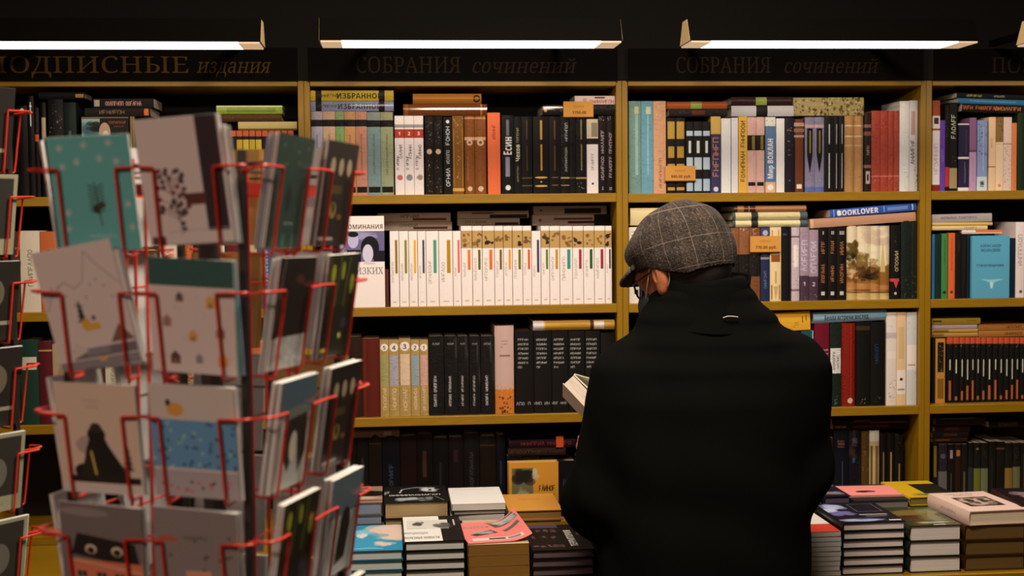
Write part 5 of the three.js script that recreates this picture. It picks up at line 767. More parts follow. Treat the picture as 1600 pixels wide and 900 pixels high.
// front row, right of the man
stack(0.925, 1.048, 0.56, 0.2, [...many(8, (i) => [11.2, '#a89c94', '#e8dcd0', 'p', null, rr(-1.2, 1.2), `${nth(i)} thin paperback in the stack under red and white cover`, rr(-1.5, 1.5)]), [12, '#b03a24', '#e8dcd0', 'p', (g, w, h) => { fillAll(g, w, h, '#c93c26'); rect(g, 0, w, 0, h * 0.6, '#d9c6b2'); }, 0.5, 'top paperback of stack, half white half red cover']], 'thin paperbacks beside the coat');
stack(1.052, 1.205, 0.56, 0.215, [...many(5, (i) => [20.4, '#15120f', '#efe3dc', '', null, rr(-0.8, 0.8), `${nth(i)} white paged black book in the stack under swirl cover`, rr(-4, 1)]), [20.5, '#15120f', '#efe3dc', '', (g, w, h) => { fillAll(g, w, h, '#14121a'); artBlob(g, w * 0.2, h * 0.2, w * 0.2, h * 0.14, '#a8a6b8', 26); artBlob(g, w * 0.1, h * 0.4, w * 0.12, h * 0.12, '#b9b4c4', 22); artBlob(g, w * 0.22, h * 0.55, w * 0.18, h * 0.12, '#6a628a', 26); artBlob(g, w * 0.4, h * 0.88, w * 0.34, h * 0.07, '#9aa0b0', 34); artBlob(g, w * 0.5, h * 0.82, w * 0.2, h * 0.05, '#24305a', 14); line(g, [[w * 0.5, h * 0.1], [w * 0.9, h * 0.1], [w * 0.9, h * 0.48], [w * 0.5, h * 0.48], [w * 0.5, h * 0.1]], 2.5, '#8a7c78'); rect(g, w * 0.45, w * 0.9, h * 0.6, h * 0.66, '#8a7868'); rect(g, w * 0.52, w * 0.85, h * 0.69, h * 0.73, '#6a5c52'); rect(g, w * 0.78, w * 0.97, h * 0.9, h * 0.94, '#d9d0c4'); }, 0, 'top black book of stack with pale swirling figures on cover']], 'white paged black books');
stack(1.21, 1.342, 0.56, 0.2, [...many(2, (i) => [37, '#1c241a', '#efdfcf', 'r', null, rr(-0.8, 0.8), `${nth(i)} thick grey paged book in the stack beside brown wrapped ones`]), [37.5, '#2c2c1a', '#efdfcf', 'rw', (g, w, h) => { fillAll(g, w, h, '#3a3a20'); artBlob(g, w * 0.45, h * 0.4, w * 0.4, h * 0.24, '#8a6a30', 50); artBlob(g, w * 0.3, h * 0.6, w * 0.3, h * 0.14, '#4a2c14', 30); artBlob(g, w * 0.7, h * 0.65, w * 0.24, h * 0.12, '#6a7048', 30); artBlob(g, w * 0.8, h * 0.24, w * 0.2, h * 0.14, '#74805c', 24); rect(g, w * 0.5, w * 0.72, h * 0.95, h * 0.985, '#d9d0c0'); artBlob(g, w * 0.6, h * 0.86, w * 0.3, h * 0.06, '#b5a484', 20); }, 0, 'top thick book of stack with green and gold painting']], 'thick grey paged books');
stack(1.349, 1.5, 0.56, 0.21, [...many(3, (i) => [36, '#3a2008', '#6a4a18', 'w', null, rr(-0.8, 0.8), `${nth(i)} brown wrapped book under the large cream one`]), [34, '#e0b49c', '#f0cfa4', '', (g, w, h) => { fillAll(g, w, h, '#e3b8a0'); say(g, '~10', w * 0.5, h * 0.1, h * 0.05, '#5a4034', w * 0.5); say(g, '~7', w * 0.5, h * 0.18, h * 0.05, '#5a4034', w * 0.36); rect(g, w * 0.22, w * 0.82, h * 0.28, h * 0.76, '#3c2c20'); artBlob(g, w * 0.52, h * 0.52, w * 0.26, h * 0.2, '#c9a48a', 26); artBlob(g, w * 0.42, h * 0.5, w * 0.1, h * 0.14, '#2a1e16', 12); artBlob(g, w * 0.64, h * 0.46, w * 0.1, h * 0.12, '#2a1e16', 12); }, 4, 'large cream book with black woodcut picture on brown wrapped stack']], 'brown wrapped stack');
stack(1.508, 1.65, 0.54, 0.2, [...many(4, (i) => [31, '#241612', '#8a6a4c', '', null, rr(-0.8, 0.8), `${nth(i)} dark book in the stack at the right edge`]), [22, '#3c1c1c', '#b08a74', 'w', (g, w, h) => { fillAll(g, w, h, '#1c1416'); artBlob(g, w * 0.4, h * 0.4, w * 0.2, h * 0.2, '#b0888c', 20); artBlob(g, w * 0.6, h * 0.7, w * 0.2, h * 0.12, '#8a9098', 20); }, -5, 'dark patterned book topping the stack at the right edge']], 'stack at the right edge');
// back row, right of the man
stack(0.94, 1.08, 0.33, 0.2, [...many(4, (i) => [29, '#241a14', '#8a7a6c', '', null, rr(-0.6, 0.6), `${nth(i)} brown book in the back stack just right of the coat`]), [26, '#5a4a40', '#8a7a6c', '', (g, w, h) => { fillAll(g, w, h, '#4a3a30'); artBlob(g, w * 0.5, h * 0.5, w * 0.4, h * 0.3, '#8a7464', 50); artBlob(g, w * 0.3, h * 0.6, w * 0.2, h * 0.2, '#241812', 20); }, 0, 'brown speckled book topping the back stack beside the coat']], 'back row brown books');
stack(1.085, 1.155, 0.325, 0.19, many(4, (i) => [34, '#241a2a', '#5a4c5c', '', (g, w, h) => { fillAll(g, w, h, '#1c1522'); artBlob(g, w * 0.5, h * 0.2, w * 0.5, h * 0.2, '#5a4468', 40); artBlob(g, w * 0.5, h * 0.8, w * 0.4, h * 0.1, '#8a7c70', 20); }, 0, `${nth(i)} narrow purple patterned book in the back row`]), 'back row purple books');
stack(1.16, 1.305, 0.335, 0.2, [...many(4, (i) => [31, '#2a2420', '#8a7c70', '', null, rr(-0.6, 0.6), `${nth(i)} dark book in the back stack under pink cover`]), [5, '#e8806c', '#d9a08c', 'p', (g, w, h) => { fillAll(g, w, h, '#ef8a78'); oval(g, w * 0.42, h * 0.62, w * 0.18, h * 0.1, '#241410'); oval(g, w * 0.5, h * 0.66, w * 0.08, h * 0.05, '#6a5260'); }, -2, 'thin pink covered book with black oval topping the back stack']], 'back row pink topped books').at(-1).scale.z = 0.6;
stack(1.308, 1.44, 0.32, 0.2, [...many(4, (i) => [26, '#2a2410', '#6a5a34', '', null, rr(-0.6, 0.6), `${nth(i)} olive book in the back stack under yellow cover`]), [22, '#c9981c', '#8a7434', '', (g, w, h) => { fillAll(g, w, h, '#d0a01c'); rect(g, w * 0.45, w, h * 0.2, h * 0.8, '#1c1a10'); artBlob(g, w * 0.5, h * 0.85, w * 0.4, h * 0.1, '#6a6a34', 20); }, 0, 'yellow and black book topping the back stack']], 'back row yellow topped books');
// ---------- spinning postcard racks ----------
const redWire = phys({ name: 'red_lacquered_wire', color: lin(0.62, 0.035, 0.016), roughness: 0.38, clearcoat: 0.3, clearcoatRoughness: 0.3 });
const darkSteel = std({ name: 'dark_steel', color: lin(0.02, 0.014, 0.012), roughness: 0.5 });
const CARD_LIT = [0.5, 0.34, 0.3];
const cardPaper = {};
const cardStock = (hex) => (cardPaper[hex] ||= phys({ name: 'card_stock', color: paint(hex, CARD_LIT), roughness: 0.5, clearcoat: 0.25, clearcoatRoughness: 0.3 }));
const CW = 0.105, CH = 0.132, PITCH = 0.141;
// the print of each card; colours as seen under the panel lamp
const P2 = (hex) => pigment(hex, CARD_LIT);
function cardArt(kind) {
  return cell(105, 132, (g, w, h) => {
    const F = (c) => { g.fillStyle = P2(c); g.fillRect(-1, -1, w + 2, h + 2); }, Rc = (x0, x1, y0, y1, c) => { g.fillStyle = P2(c); g.fillRect(x0 * w, y0 * h, (x1 - x0) * w, (y1 - y0) * h); };
    const Ov = (x, y, rx, ry, c, a = 0) => { g.fillStyle = P2(c); g.beginPath(); g.ellipse(x * w, y * h, rx * w, ry * h, a, 0, 6.3); g.fill(); };
    const Po = (pts, c) => { g.fillStyle = P2(c); g.beginPath(); pts.forEach(([x, y], i) => (i ? g.lineTo(x * w, y * h) : g.moveTo(x * w, y * h))); g.fill(); };
    const Li = (pts, t, c) => { g.strokeStyle = P2(c); g.lineWidth = t; g.lineCap = 'round'; g.beginPath(); pts.forEach(([x, y], i) => (i ? g.lineTo(x * w, y * h) : g.moveTo(x * w, y * h))); g.stroke(); };
    const Tx = (t, x, y, s, c, wd) => { g.fillStyle = P2(c); words(g, t, x * w, y * h, s * h, wd * w); };
    const tree = (x, y, s, c) => { for (let i = 0; i < 4; i++) Po([[x, y + s * i * 0.2], [x - s * (0.14 + 0.05 * i), y + s * (i * 0.2 + 0.3)], [x + s * (0.14 + 0.05 * i), y + s * (i * 0.2 + 0.3)]], c); Rc(x - 0.012, x + 0.012, y + s * 0.85, y + s * 1.05, c); };
    const house = (x, y, s, c) => { Rc(x - s, x + s, y, y + s * 1.1, c); Po([[x - s * 1.25, y], [x, y - s * 1.0], [x + s * 1.25, y]], c); Rc(x - s * 0.4, x + s * 0.3, y + s * 0.3, y + s * 1.1, '#7a4a3a'); };
    if (kind === 'snow') { F('#4f7d78'); for (const [x, y] of [[0.15, 0.1], [0.45, 0.08], [0.75, 0.07], [0.34, 0.22], [0.62, 0.2], [0.82, 0.23], [0.16, 0.26], [0.8, 0.4], [0.16, 0.66], [0.14, 0.8], [0.9, 0.6], [0.92, 0.8]]) for (let k = 0; k < 3; k++) Li([[x - 0.042 * Math.cos(k * 1.05), y - 0.033 * Math.sin(k * 1.05)], [x + 0.042 * Math.cos(k * 1.05), y + 0.033 * Math.sin(k * 1.05)]], 2.4, '#a8bdb4'); Li([[0.52, 0.4], [0.56, 0.78]], 3, '#2a2c24'); for (let i = 0; i < 9; i++) { const y = 0.42 + i * 0.028; Li([[0.53, y + 0.03], [0.44, y]], 3, '#26332c'); Li([[0.53, y + 0.03], [0.62, y]], 3, '#26332c'); } Ov(0.52, 0.63, 0.05, 0.035, '#2c2420'); Ov(0.58, 0.6, 0.05, 0.03, '#3a2a24'); Tx('~12', 0.56, 0.87, 0.03, '#9ab4ac', 0.6); }
    else if (kind === 'berry') { F('#a8928f'); Li([[0.42, 0.9], [0.38, 0.7], [0.3, 0.42]], 3, '#4a302c'); for (let i = 0; i < 40; i++) { const t = rnd(), x = 0.3 + 0.1 * t + rr(-0.16, 0.18), y = 0.4 + 0.5 * t + rr(-0.05, 0.05); Li([[0.32 + 0.08 * t, y + 0.05], [x, y]], 1.6, '#5a403a'); Ov(x, y, 0.028, 0.018, i % 5 ? '#3c2626' : '#6a2228'); } Rc(0.72, 0.97, 0, 0.9, '#2a1e20'); Rc(0.5, 0.74, 0.6, 0.69, '#4a241c'); Rc(0.04, 0.2, 0.93, 1, '#3a2a30'); Li([[0.24, 0.9], [0.98, 0.88]], 2, '#8a7674'); }
    else if (kind === 'garland') { F('#a89291'); Li([[0.02, 0.5], [0.14, 0.36], [0.3, 0.28], [0.42, 0.34], [0.54, 0.3], [0.64, 0.06], [0.78, 0.2], [0.98, 0.36]], 1.6, '#5a5050'); for (let i = 0; i < 12; i++) Ov(0.06 + i * 0.08, 0.4 - 0.1 * Math.sin(i), 0.01, 0.012, '#6a5c58'); tree(0.42, 0.44, 0.2, '#23241c'); Rc(0.4, 0.5, 0.6, 0.68, '#b0702c'); Rc(0.42, 0.62, 0.64, 0.7, '#b5782c'); Ov(0.56, 0.6, 0.025, 0.02, '#3a3444'); Po([[0.7, 0.82], [0.84, 0.68], [1, 0.82]], '#5c4238'); Rc(0.2, 1, 0.84, 0.92, '#5a4a4c'); Rc(0.36, 0.66, 0.84, 0.9, '#6a5c60'); Po([[0.16, 0.92], [0.26, 0.78], [0.4, 0.86]], '#a08a80'); Rc(0, 1, 0.93, 1, '#6a5a5a'); Ov(0.55, 0.94, 0.05, 0.02, '#b0703c'); }
    else if (kind === 'houses') { F('#c2aaa2'); Rc(0, 1, 0, 0.24, '#2a3f3a'); for (const [x, y, s, c] of [[0.72, 0.36, 0.055, '#b5793c'], [0.2, 0.54, 0.05, '#7a5a50'], [0.5, 0.66, 0.05, '#b5763c'], [0.82, 0.62, 0.05, '#6a5048'], [0.28, 0.86, 0.055, '#4a2c28'], [0.56, 0.86, 0.04, '#6a6068'], [0.84, 0.86, 0.06, '#b5753a'], [0.36, 0.33, 0.04, '#3a3436']]) house(x, y, s, c); for (let i = 0; i < 14; i++) { const x = rr(0.1, 0.95), y = rr(0.3, 0.95); Li([[x, y], [x, y + 0.04]], 1.4, '#8a8080'); } }
    else if (kind === 'bear') { F('#a88876'); Tx('~7', 0.46, 0.16, 0.03, '#7a645c', 0.44); Tx('~6', 0.46, 0.21, 0.03, '#7a645c', 0.4); Ov(0.4, 0.56, 0.18, 0.09, '#8a7068'); Po([[0.26, 0.86], [0.34, 0.6], [0.42, 0.44], [0.54, 0.42], [0.62, 0.56], [0.72, 0.68], [0.86, 0.84], [0.6, 0.88]], '#1a1512'); Ov(0.48, 0.46, 0.11, 0.075, '#1a1512'); Ov(0.48, 0.4, 0.07, 0.045, '#2a2019'); Ov(0.3, 0.8, 0.12, 0.07, '#1a1512'); Ov(0.7, 0.8, 0.14, 0.07, '#1a1512'); Po([[0.34, 0.62], [0.44, 0.56], [0.5, 0.84], [0.24, 0.86]], '#241b16'); Li([[0.4, 0.62], [0.44, 0.82]], 6, '#b5853a'); tree(0.84, 0.54, 0.26, '#2a3228'); Rc(0.14, 0.98, 0.84, 0.9, '#1d1714'); Rc(0, 1, 0.92, 1, '#a08a82'); }
    else if (kind === 'fox') { F('#a08a80'); Ov(0.3, 0.22, 0.1, 0.06, '#b07030'); Ov(0.22, 0.16, 0.03, 0.03, '#2c201a'); Rc(0, 1, 0.31, 0.74, '#4f6c84'); for (let i = 0; i < 60; i++) Ov(rr(0.02, 0.98), rr(0.33, 0.73), 0.022, 0.012, i % 3 ? '#2c3c50' : '#7a90a0', rnd() * 3); Rc(0, 1, 0.74, 0.755, '#b0a29c'); Rc(0, 1, 0.76, 1, '#867472'); for (let i = 0; i < 16; i++) Ov(rr(0.1, 0.9), rr(0.85, 0.96), 0.02, 0.014, i % 3 ? '#a04a44' : '#4a3c3c'); }
    else if (kind === 'mansion') { F('#5c4c48'); Ov(0.3, 0.08, 0.3, 0.04, '#6e5c57'); Po([[0.12, 0.48], [0.2, 0.28], [0.9, 0.34], [0.96, 0.56]], '#1c1614'); Rc(0.1, 0.98, 0.52, 1, '#a8553c'); Li([[0.1, 0.53], [0.98, 0.6]], 3, '#d08a6c'); for (const x of [0.36, 0.68]) { Ov(x, 0.42, 0.07, 0.045, '#c98e70'); Ov(x, 0.43, 0.045, 0.03, '#1c1614'); } for (const x of [0.18, 0.42, 0.64, 0.84]) { Rc(x, x + 0.11, 0.63, 0.75, '#201a18'); Li([[x + 0.055, 0.63], [x + 0.055, 0.75]], 2, '#c9a896'); Li([[x, 0.69], [x + 0.11, 0.69]], 2, '#c9a896'); } for (const x of [0.28, 0.8]) { Ov(x, 0.88, 0.09, 0.06, '#201a18'); Rc(x - 0.09, x + 0.09, 0.88, 1, '#201a18'); } Rc(0.42, 0.66, 0.84, 1, '#6a3a26'); }
    else if (kind === 'gift') { F('#6a5954'); for (let i = 0; i < 26; i++) Ov(rr(0.05, 0.95), rr(0.18, 0.95), 0.03, 0.014, i % 4 ? '#4a3c38' : '#8a3c30', rnd() * 3); Tx('~6', 0.5, 0.26, 0.05, '#3c302c', 0.4); Po([[0.36, 0.56], [0.66, 0.55], [0.7, 0.98], [0.4, 1]], '#b06c54'); Ov(0.54, 0.7, 0.05, 0.05, '#3a241c'); Ov(0.16, 0.28, 0.12, 0.03, '#8a4030'); }
    else if (kind === 'green') { F('#1c2a24'); for (const [x, y] of [[0.2, 0.1], [0.6, 0.14], [0.85, 0.1], [0.3, 0.26], [0.65, 0.24], [0.8, 0.4]]) Ov(x, y, 0.016, 0.012, '#4a6058'); Ov(0.45, 0.55, 0.08, 0.12, '#141c18'); Tx('~9', 0.55, 0.78, 0.03, '#7a8c80', 0.6); for (const x of [0.2, 0.45, 0.7]) tree(x, 0.86, 0.12, '#35504a'); }
    else if (kind === 'ovals') { F('#17120f'); for (const x of [0.24, 0.5, 0.76]) Ov(x, 0.24, 0.075, 0.085, '#8a6c58'); Rc(0.3, 0.6, 0.42, 0.5, '#3c2a14'); Ov(0.4, 0.66, 0.1, 0.08, '#6a5220'); Ov(0.4, 0.64, 0.05, 0.05, '#2a2010'); Ov(0.62, 0.72, 0.08, 0.03, '#5a3420'); Rc(0.05, 0.5, 0.92, 0.95, '#8a6c60'); }
    else if (kind === 'night') { F('#130f0e'); Li([[0.16, 0], [0.02, 0.8]], 4, '#6a5c50'); Rc(0, 1, 0.66, 1, '#8a7a74'); Ov(0.6, 0.2, 0.12, 0.04, '#3a1c18'); Po([[0, 0.66], [1, 0.6], [1, 0.7], [0, 0.72]], '#130f0e'); for (let i = 0; i < 30; i++) Ov(rr(0, 1), rr(0.72, 1), 0.05, 0.02, i % 2 ? '#7c6d67' : '#9a8a82', rnd()); }
    else if (kind === 'yellow') { F('#17160e'); for (let i = 0; i < 9; i++) Li([[0.1 + i * 0.1, 0.02], [0.06 + i * 0.09, 0.5]], 5, i % 3 ? '#262612' : '#5c5a20'); Ov(0.2, 0.18, 0.06, 0.09, '#8a7c24'); Ov(0.5, 0.16, 0.05, 0.09, '#7c7424'); Ov(0.82, 0.3, 0.06, 0.1, '#6a6a24'); Ov(0.6, 0.8, 0.05, 0.03, '#9a8a3c'); Rc(0.05, 0.3, 0.9, 0.94, '#a8781c'); Ov(0.7, 0.68, 0.1, 0.05, '#2c2030'); }
    else if (kind === 'figure') { F('#94827a'); Rc(0, 1, 0, 0.34, '#3c4650'); Ov(0.5, 0.32, 0.4, 0.07, '#5a544e'); Po([[0.3, 0.36], [0.8, 0.34], [0.86, 0.7], [0.7, 0.9], [0.6, 0.6], [0.4, 0.85], [0.26, 0.7]], '#1d1714'); Ov(0.5, 0.62, 0.1, 0.14, '#a88c7c'); }
    else if (kind === 'dark') { F('#191411'); Ov(0.5, 0.4, 0.24, 0.2, '#4a3c30'); Rc(0.1, 0.9, 0.75, 0.8, '#6a5c4c'); }
    else if (kind === 'photo') { F('#6e604c'); Rc(0.07, 0.93, 0.05, 0.8, '#221d19'); Ov(0.5, 0.5, 0.2, 0.2, '#4a4038'); Tx('~8', 0.5, 0.9, 0.05, '#5a4a3c', 0.5); }
    else if (kind === 'slate') { F('#8d8079'); Rc(0, 1, 0, 0.4, '#4c5258'); Ov(0.56, 0.5, 0.16, 0.16, '#1c1816'); Po([[0.4, 0.5], [0.74, 0.5], [0.66, 0.86], [0.34, 0.9]], '#1c1816'); Tx('~9', 0.4, 0.95, 0.03, '#5a4c44', 0.6); }
    else if (kind === 'plum') { F('#2c2226'); Rc(0.05, 0.2, 0, 1, '#3a2c30'); }
    else if (kind === 'kraft') { F('#7a5428'); for (let i = 0; i < 40; i++) Ov(rr(0, 1), rr(0, 1), 0.02, 0.004, '#6a4620', rnd() * 3); Po([[0.5, 0.5], [0.7, 0.45], [0.84, 0.74], [0.6, 0.82]], '#a89890'); }
  }, 2.4);
}
const arts = {};
const artOf = (k) => (arts[k] ||= cardArt(k));
function cardGeometry(art, w = CW, h = CH) {       // the printed front faces +z
  const g = new THREE.BoxGeometry(w, h, 0.0019).translate(0, h / 2, 0);
  if (art) { const uv = g.attributes.uv; for (let i = 0; i < uv.count; i++) uv.setXY(i, art.u0 + (art.u1 - art.u0) * uv.getX(i), art.v0 + (art.v1 - art.v0) * uv.getY(i)); }
  return g;
}
const cardMats = new Map();
const cardPrint = (a, stock) => { const k = a.c; if (!cardMats.has(k)) cardMats.set(k, new Map()); const m = cardMats.get(k); if (!m.has(stock)) m.set(stock, phys({ name: 'glossy_card_print', map: a.texture, roughness: 0.42, clearcoat: 0.35, clearcoatRoughness: 0.28 })); return [cardStock(stock), cardStock(stock), cardStock(stock), cardStock(stock), m.get(stock), cardStock(stock)]; };
const plainGeometry = cardGeometry(null);
// One rack: a square frame that turns on a pole. faces: four sides of two columns; each entry lists what the pockets hold from the top row down.
function postcardRack({ at: [cx, cz], turn, top, rows, label, faces, say: where, group }) {
  const rack = thing('postcard_rack', label, 'rack', group, [cx, 0, cz], turn), HX = 0.114, HZ = 0.138, LEAN = 0.15;
  const face = (f) => new THREE.Matrix4().makeRotationY((f * Math.PI) / 2), T = (f, x, y, z) => V3(x, y, z).applyMatrix4(face(f));
  const dims = (f) => (f % 2 ? { half: HZ, out: HX, col: 0.0735 } : { half: HX, out: HZ, col: 0.0605 });
  const y1 = top + 0.02, y0 = top - PITCH * (rows - 1) - 0.12;
  mesh('pole', new THREE.CylinderGeometry(0.014, 0.014, y1 - 0.05, 12).translate(0, (y1 + 0.05) / 2, 0), darkSteel, rack);
  for (let k = 0; k < 4; k++) mesh('foot', tube([V3(0, 0.07, 0), T(k, 0.1, 0.06, 0.1), T(k, 0.2, 0.014, 0.2)], 0.012, 12, 8), darkSteel, rack);
  for (const [x, z] of [[HX, HZ], [HX, -HZ], [-HX, HZ], [-HX, -HZ]]) mesh('corner_post', rbox(x - 0.0045, x + 0.0045, y0, y1, z - 0.0045, z + 0.0045, 0.001), darkSteel, rack);
  for (let f = 0; f < 4; f++) {
    const { half, out, col } = dims(f), O = (d) => out + d;
    for (const x of [-0.011, 0.011]) mesh('upright_wire', tube([T(f, x, y0, O(-0.004)), T(f, x, y1, O(-0.004))], 0.0022, 1), redWire, rack);
    for (const y of [y0 + 0.004, y1 - 0.05]) mesh('cross_band', box(-half, half, y, y + 0.014, O(-0.009), O(-0.007)).applyMatrix4(face(f)), redWire, rack);
    for (const y of [y0 + 0.02, y1 - 0.01]) mesh('spoke', tube([T(f, 0, y, O(-0.01)), V3(0, y, 0)], 0.003, 1), darkSteel, rack);
    for (let r = 0; r < rows; r++) {
      const fl = top - r * PITCH - 0.095, wt = top - r * PITCH, k = Math.tan(LEAN), front = (y) => O(0.0235 + (y - fl) * k);
      for (const x of [-col - 0.037, -col + 0.037, col - 0.037, col + 0.037])
        mesh('pocket_wire', tube([T(f, x, wt, front(wt)), T(f, x, wt - 0.005, front(wt - 0.004)), T(f, x, wt - 0.05, front(wt - 0.05)), T(f, x, fl + 0.005, front(fl) + 0.0006), T(f, x, fl - 0.0036, O(0.0218)), T(f, x, fl - 0.0035, O(-0.004))], 0.0018, 22), redWire, rack);
      mesh('pocket_wire', tube([T(f, -col + 0.037, wt, front(wt)), T(f, 0, wt + 0.001, front(wt)), T(f, col - 0.037, wt, front(wt))], 0.0018, 6), redWire, rack);
      for (const s of [-1, 1]) mesh('pocket_wire', tube([T(f, s * (col + 0.037), wt, front(wt)), T(f, s * (half + 0.012), wt + 0.001, front(wt)), T(f, s * (half + 0.019), wt + 0.001, front(wt) - 0.006), T(f, s * half, wt - 0.004, O(0.002))], 0.0018, 14), redWire, rack);
      mesh('rung', tube([T(f, -half, wt - 0.004, O(0)), T(f, half, wt - 0.004, O(0))], 0.0016, 2), r % 2 ? redWire : darkSteel, rack);
    }
  }
  // the cards, each a thing of its own
  faces.forEach((cols, f) => cols && cols.forEach((list, c) => list.forEach((spec, r) => {
    if (!spec) return;
    const { out, col } = dims(f), { art, n = 3, name, tilt = 0, dx = 0, lift = 0, back = '#a39189', stocks } = spec, fl = top - r * PITCH - 0.095;
    for (let i = 0; i < n; i++) {
      const isFront = i === 0, st = stocks ? stocks[i % stocks.length] : i % 3 === 2 ? '#7d6e69' : back, a = isFront || st[0] !== '#' ? artOf(isFront ? art : st) : null;
      const lab = isFront ? `${name}, ${where}` : `plain card tucked behind ${name.replace('postcard', 'card')}, ${where}`;
      const o = mesh('postcard', a ? cardGeometry(a, CW, CH * (spec.hs || 1)) : plainGeometry, a ? cardPrint(a.a, spec.stock || '#a39189') : cardStock(st));
      tag(o, lab, 'postcard', isFront ? 'front postcards ' + where : 'cards behind ' + name.replace('postcard', 'card') + ' ' + where);
      const jt = isFront ? tilt : tilt * (1 - i * 0.15) + rr(-0.012, 0.012), jx = isFront ? dx : dx + (spec.fan || 0) * i + rr(-0.002, 0.004);
      const m = new THREE.Matrix4().makeRotationY(turn + (f * Math.PI) / 2).setPosition(cx, 0, cz)
        .multiply(new THREE.Matrix4().makeTranslation((c ? 1 : -1) * col + jx, fl + lift + Math.abs(Math.sin(jt)) * CW / 2 + 0.0012, out + 0.0185 - i * 0.0027))
        .multiply(new THREE.Matrix4().makeRotationX(LEAN)).multiply(new THREE.Matrix4().makeRotationZ(jt));
      m.decompose(o.position, o.quaternion, o.scale);
    }
  })));
  return rack;
}
const W = (art, name, o = {}) => ({ art, name, ...o });
const LOOK = { fox: 'blue band', night: 'black sky', kraft: 'brown kraft paper', berry: 'berry branch', green: 'dark green ground', figure: 'draped figure', houses: 'little houses', plum: 'plum ground', dark: 'dim oval', bear: 'dark figure', garland: 'garland', photo: 'bordered dark photograph' };
const plainCol = (kinds, say) => kinds.map((k, i) => W(k, `${ORD[i]} row ${say} postcard with ${LOOK[k]}`, { n: 3, stock: k === 'kraft' ? '#8a5c2a' : undefined, stocks: k === 'kraft' ? ['', '#8a5c2a', '#7a5024'] : undefined }));
postcardRack({ at: [-0.222, 1.885], turn: THREE.MathUtils.degToRad(-20), top: 1.708, rows: 6, group: 'near rack', say: 'on near rack',
  label: 'red wire spinning postcard rack full of greeting cards in the foreground',
  faces: [
    [[W('snow', 'teal postcard with snowflakes and sprig', { n: 4, tilt: 0.02, dx: 0.005, fan: -0.003, stocks: ['', 'plum', '#3a2c26', '#3a2c26'] }), W('garland', 'white postcard with string garland and small tree', { n: 3, tilt: 0.17, dx: 0.002, hs: 1.08 }), W('bear', 'cream postcard with dark seated figure and tree', { n: 4, tilt: -0.02 }), W('mansion', 'brown postcard with orange house front', { n: 4, tilt: -0.05 }), W('snow', 'lowest teal postcard with snowflakes')],
      [W('berry', 'pale postcard with dark berry branch', { n: 5, tilt: 0.05, lift: 0.006, hs: 1.08, stocks: ['', 'plum', '#a39189', '#8a7c78', '#7d6e69'] }), W('houses', 'white postcard with little houses and green top', { n: 5, tilt: -0.05, stocks: ['', '#4a6a64', '#8a8088', '#a39a98', '#7d7680'] }), W('fox', 'cream postcard with speckled blue band', { n: 4, tilt: -0.03 }), W('gift', 'grey postcard with pink gift motif', { n: 4, tilt: -0.04 }), W('houses', 'lowest white postcard with little houses')]],
    [[W('green', 'dark green postcard with white caption', { n: 5, tilt: -0.03, stocks: ['', '#a39189', '#5c585e', '#a09088', '#7a7478'] }), W('night', 'black postcard with grey snowy foot', { n: 4, tilt: -0.02 }), W('figure', 'slate postcard with black draped figure', { n: 5 }), W('yellow', 'dark postcard with yellowish leaf strokes', { n: 4 }), W('slate', 'slate postcard in lowest visible row')],
      [W('ovals', 'black postcard with three pale ovals', { n: 4, tilt: -0.02, stocks: ['', '#8a7468', '#6a5a52', '#8a7468'] }), W('yellow', 'dark green postcard with yellow strokes', { n: 4 }), W('ovals', 'lower black postcard with three pale ovals', { n: 5 }), W('slate', 'grey postcard with black silhouette', { n: 6 }), W('figure', 'pale postcard at lowest row by shelves', { n: 4 })]],
    [plainCol(['fox', 'night', 'kraft', 'berry', 'green'], 'far-side'), plainCol(['kraft', 'kraft', 'figure', 'houses', 'fox'], 'far-side inner')],
    [plainCol(['plum', 'plum', 'fox', 'bear', 'dark'], 'shadow-side'), plainCol(['dark', 'plum', 'figure', 'garland', 'houses'], 'shadow-side inner')],
  ] });
postcardRack({ at: [-0.80, 1.32], turn: THREE.MathUtils.degToRad(-38), top: 1.83, rows: 7, group: 'far rack', say: 'on second rack',
  label: 'second red wire postcard rack at the left edge of the view',
  faces: [[plainCol(['dark', 'photo', 'dark', 'photo', 'photo', 'photo'], 'outer'), plainCol(['dark', 'photo', 'dark', 'photo', 'dark', 'photo'], 'outer near')], [plainCol(['photo', 'dark', 'dark', 'photo', 'photo', 'photo'], 'inner'), plainCol(['dark', 'photo', 'dark', 'dark', 'photo', 'photo'], 'inner far')], null, null] });
